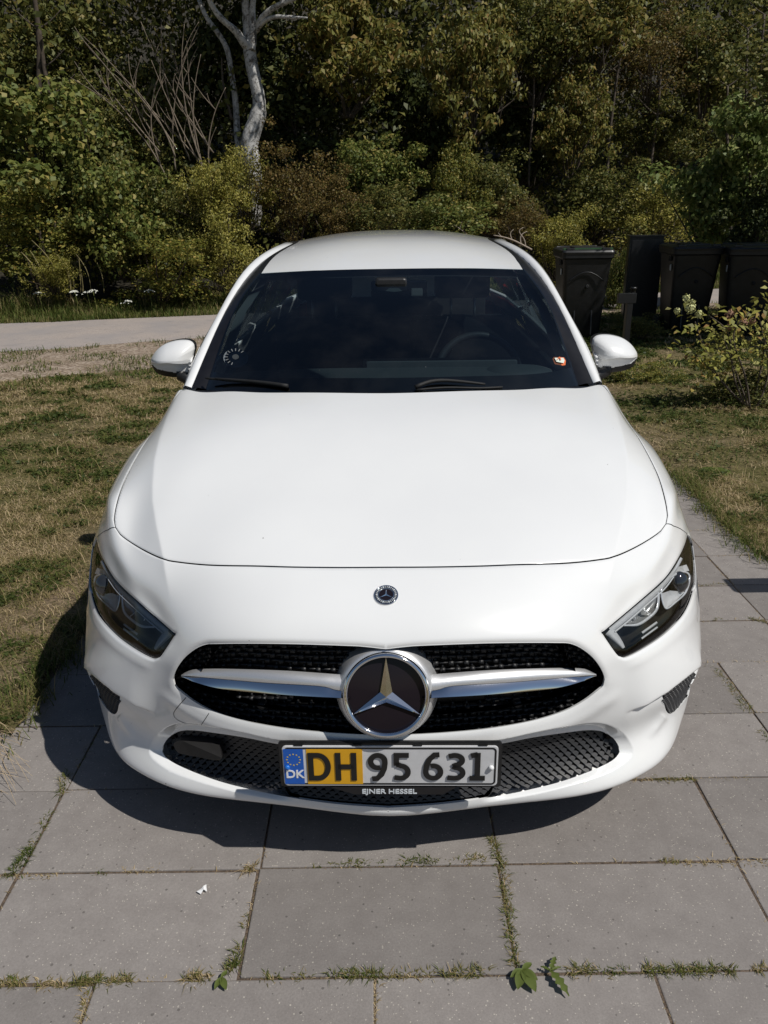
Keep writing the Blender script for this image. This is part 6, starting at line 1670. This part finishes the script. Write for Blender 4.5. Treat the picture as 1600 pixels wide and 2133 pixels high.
# straw bunch at the left edge
def straw():
    r_ = np.random.default_rng(71); t = empty('straw_tuft', tuple(gat(-40, 1590))); tag(t, 'dry straw-coloured grass tuft leaning onto the slabs at the left edge', 'grass tuft')
    V = []; F = []; o0 = gat(-60, 1600)
    for _ in range(34):
        e = gat(r_.uniform(-20, 70), r_.uniform(1530, 1690)); s_ = o0 + np.array([r_.normal(0, .05), r_.normal(0, .08), 0]); hh = r_.uniform(.01, .09)
        m_ = (s_ + e) / 2 + np.array([0, 0, hh + .03]); e[2] = r_.uniform(.002, .05)
        v_, f_ = tube_arrays(spline3([s_, m_, e], 8) - np.array(t.location), np.linspace(.0014, .0005, 8), 4, False); F += [tuple(i + len(V) for i in f) for f in f_]; V += list(v_)
    o = mesh_obj('straw_blades', V, F, simple('straw', (.42, .32, .20), .8, var=.2, scale=8), t, True)
straw()

# ------------------------------------------------------------------ single plants and litter
def rosette(u, v_, label, angs, L, toothed):
    g_ = gat(u, v_); t = empty('weed_plant', tuple(g_)); tag(t, label, 'weed')
    for a, l_ in angs:
        a = math.radians(a); n = 9; V = []; F = []
        for i in range(n):
            q = i / (n - 1); w_ = l_ * (.19 if toothed else .25) * math.sin(math.pi * min(1, q * .9 + .08)) ** .8 * (1 - .55 * (toothed and i % 2))
            if i == n - 1: w_ = .0015
            x = l_ * q; z = .010 + l_ * (.30 * q - .36 * q * q); cx, cy = x * math.cos(a), x * math.sin(a)
            for s_ in (-1, 0, 1): V.append((cx - s_ * w_ * math.sin(a), cy + s_ * w_ * math.cos(a), z + (.003 if s_ else 0)))
        for i in range(n - 1):
            for s_ in range(2): F.append((i * 3 + s_, i * 3 + s_ + 1, (i + 1) * 3 + s_ + 1, (i + 1) * 3 + s_))
        mesh_obj('leaf', V, F, LM['weed'], t, True)
rosette(1088, 2028, 'broad-leaved green weed at the foot of the grassy joint, left of its toothed neighbour', [(-112, .046), (-68, .052), (-40, .036), (-150, .032), (35, .028)], .06, False)
rosette(1146, 2030, 'toothed dandelion-like weed lying over the joint, right of the broad-leaved weed', [(-64, .062), (62, .040), (20, .026), (150, .022)], .07, True)
rosette(462, 2045, 'tiny two-leaved weed in the joint at the lower left', [(-60, .03), (-110, .026), (60, .02)], .03, False)
rosette(120, 1195, 'leafy weed in the lawn beside the left headlight', [(170, .10), (20, .12), (120, .08), (-30, .09), (60, .07)], .1, True)
rosette(1490, 985, 'round-leaved green weed in the right lawn beside the slabs', [(a, .10) for a in range(0, 360, 33)], .1, False)
g_ = gat(423, 1855); ps = mesh_obj('paper_scrap', [(-.014, -.006, .002), (-.002, -.014, .002), (.003, -.004, .006), (.012, -.008, .003), (.008, .004, .004), (.006, .014, .003), (.001, .006, .007), (-.004, .002, .003)], [(0, 1, 2, 7), (2, 3, 4, 6), (4, 5, 6), (2, 6, 7)], M['white_plastic']); ps.location = (g_[0], g_[1], .002); tag(ps, 'small torn white paper scrap on a slab left of the plate', 'paper')
# hydrangea at the right edge
hy0 = gat(1565, 850); hy = empty('hydrangea_shrub', tuple(hy0)); tag(hy, 'sprawling shrub with cream flower heads in front of the shaded bins', 'shrub')
HYS = [[(1560, 850), (1500, 790), (1465, 720), (1448, 670)], [(1560, 850), (1520, 740), (1505, 700)], [(1562, 850), (1545, 760), (1530, 690), (1560, 650)], [(1565, 850), (1590, 740), (1610, 650), (1640, 600)], [(1540, 835), (1480, 770), (1445, 735)], [(1565, 840), (1640, 720), (1660, 640)], [(1550, 840), (1525, 760), (1515, 690), (1480, 660)], [(1575, 850), (1600, 780), (1590, 700), (1580, 650)], [(1580, 850), (1630, 790), (1650, 720)]]
r_ = np.random.default_rng(81); LP_, LN_ = [], []
for P in HYS:
    stem_from_px(P, hy0[1] + r_.uniform(-.15, .2), [5, 4, 3, 2], M['twig'], 'stem', hy, 5)
    for _ in range(105):
        q = r_.uniform(.35, 1.02); i = min(len(P) - 2, int(q * (len(P) - 1))); f = q * (len(P) - 1) - i; u_ = P[i][0] + (P[i + 1][0] - P[i][0]) * f; w_ = P[i][1] + (P[i + 1][1] - P[i][1]) * f
        p = wat(u_ + r_.normal(0, 24), w_ + r_.normal(0, 17), hy0[1] + r_.normal(0, .16)); LP_.append(p - hy0); n_ = np.array([r_.normal(0, .5), -.3 + r_.normal(0, .4), .8]); LN_.append(n_ / np.linalg.norm(n_))
V, Q = leaf_quads(np.array(LP_), np.array(LN_), .032 + .042 * r_.random(len(LP_)), .5, r_, .5); fast_mesh('leaves', V, Q, LM['hyd'], hy)
M['petal'] = simple('cream_petal', (.52, .52, .24), .7, var=.15, scale=60); M['petal_brown'] = simple('faded_petal', (.30, .17, .11), .8, var=.25, scale=60)
for u_, w_, sz, m_ in ((1438, 642, 11, 'petal'), (1430, 622, 9, 'petal'), (1456, 655, 8, 'petal'), (1411, 648, 7, 'petal'), (1443, 629, 6, 'petal'), (1520, 655, 10, 'petal_brown'), (1548, 672, 9, 'petal_brown'), (1523, 682, 9, 'petal_brown'), (1566, 668, 8, 'petal_brown')):
    c = wat(u_, w_, hy0[1] - .05) - hy0; rr = sz * depth_at(u_, w_, hy0[1]) / FOC; n = 70; d = r_.normal(size=(n, 3)); d /= np.linalg.norm(d, axis=1)[:, None]
    V, Q = leaf_quads(c + d * rr * [1, 1, 1.1] * (.6 + .4 * r_.random(n))[:, None], d, np.full(n, rr * .55), .9, r_); fast_mesh('flower_head', V, Q, M[m_], hy)
bush('weed_clump', 'dark green leafy weeds around the foot of the flowering shrub', 'weeds', 'olive', 1, 1560, 830, 6.3, 110, 75, .30)
bush('weed_clump', 'thin leafy weeds at the foot of the black post', 'weeds', 'fresh', 0, 1340, 790, 7.0, 70, 38, .2)
bush('weed_clump', 'low weeds in front of the flat cabinet', 'weeds', 'olive', 0, 1330, 680, 9.3, 60, 30, .2)
# overhanging tree just outside the right edge: shades the bins
tr0 = (6.0, 8.7, 0.0); ot = empty('roadside_tree', tr0); tag(ot, 'leafy tree overhanging the bins from beyond the right edge', 'tree')
tube('trunk', [(0, 0, 0), (.05, .05, 1.2), (0, 0, 2.6)], [.13, .11, .07], M['bark'], ot, 10)
for kd, va, p_, s_ in (('olive', 2, (-.3, .1, 3.3), (1.5, 1.4, 1.2)), ('dark', 1, (.2, .2, 3.1), (1.7, 1.5, 1.2)), ('dark', 0, (-.6, -.5, 3.2), (1.2, 1.0, .9)), ('pale', 0, (.6, -.3, 3.0), (1.3, 1.2, 1.1)), ('olive', 0, (-.9, .6, 2.9), (1.1, 1.0, .8))):
    o = bpy.data.objects.new('crown', crown_mesh(kd, va)[0]); COL.objects.link(o); o.parent = ot; o.location = p_; o.scale = s_
# umbels and plumes on the verge
M['umbel'] = simple('umbel_white', (.66, .66, .58), .8, var=.08)
for u_, w_, lb in ((80, 609, 'white umbel flower on the verge, leftmost'), (181, 608, 'white umbel flower on the verge, large one left of the car'), (193, 604, 'white umbel flower close behind the large one'), (310, 604, 'white umbel flower on the verge nearest the car'), (265, 626, 'low white umbel flower by the road edge'), (155, 606, 'small white umbel flower left of the large one')):
    y_ = 12.6 + .05 * rnd.random(); c = wat(u_, w_, y_); z0 = max(0, float(terrain(c[0], c[1]))); t = empty('umbel_flower', (c[0], c[1], z0)); tag(t, lb, 'flower', 'white umbels on the verge')
    tube('stem', [(0, 0, 0), (.02, 0, (c[2] - z0) * .5), (0, 0, c[2] - z0)], .004, LM['green'], t, 5)
    n = 26; q = np.random.default_rng(int(u_)); d = q.normal(size=(n, 2)) * .035; V, Q = leaf_quads(np.c_[d, np.full(n, c[2] - z0) - .4 * (d ** 2).sum(1) / .1], np.tile([0, -.3, .95], (n, 1)), np.full(n, .032), .95, q); fast_mesh('umbel', V, Q, M['umbel'], t)
def plumes():
    t0_ = wat(150, 600, 12.9); t = empty('tall_grass', (t0_[0], t0_[1], 0)); tag(t, 'clump of tall feathery grass on the verge at the far left', 'grass tuft'); q = random.Random(9)
    for _ in range(18):
        u0 = q.uniform(85, 235); v0 = 610; ln = q.uniform(60, 110); s_ = -q.uniform(.05, .6)
        stem_from_px([(u0, v0), (u0 + s_ * ln * .3, v0 - ln * .6), (u0 + s_ * ln * .9, v0 - ln)], 12.9 + q.uniform(-.2, .3), [1.0, .9, 1.6, .8], M['straw'], 'stalk', t, 4)
M['straw'] = simple('straw_stalk', (.24, .20, .09), .8, var=.2, scale=8)
plumes()
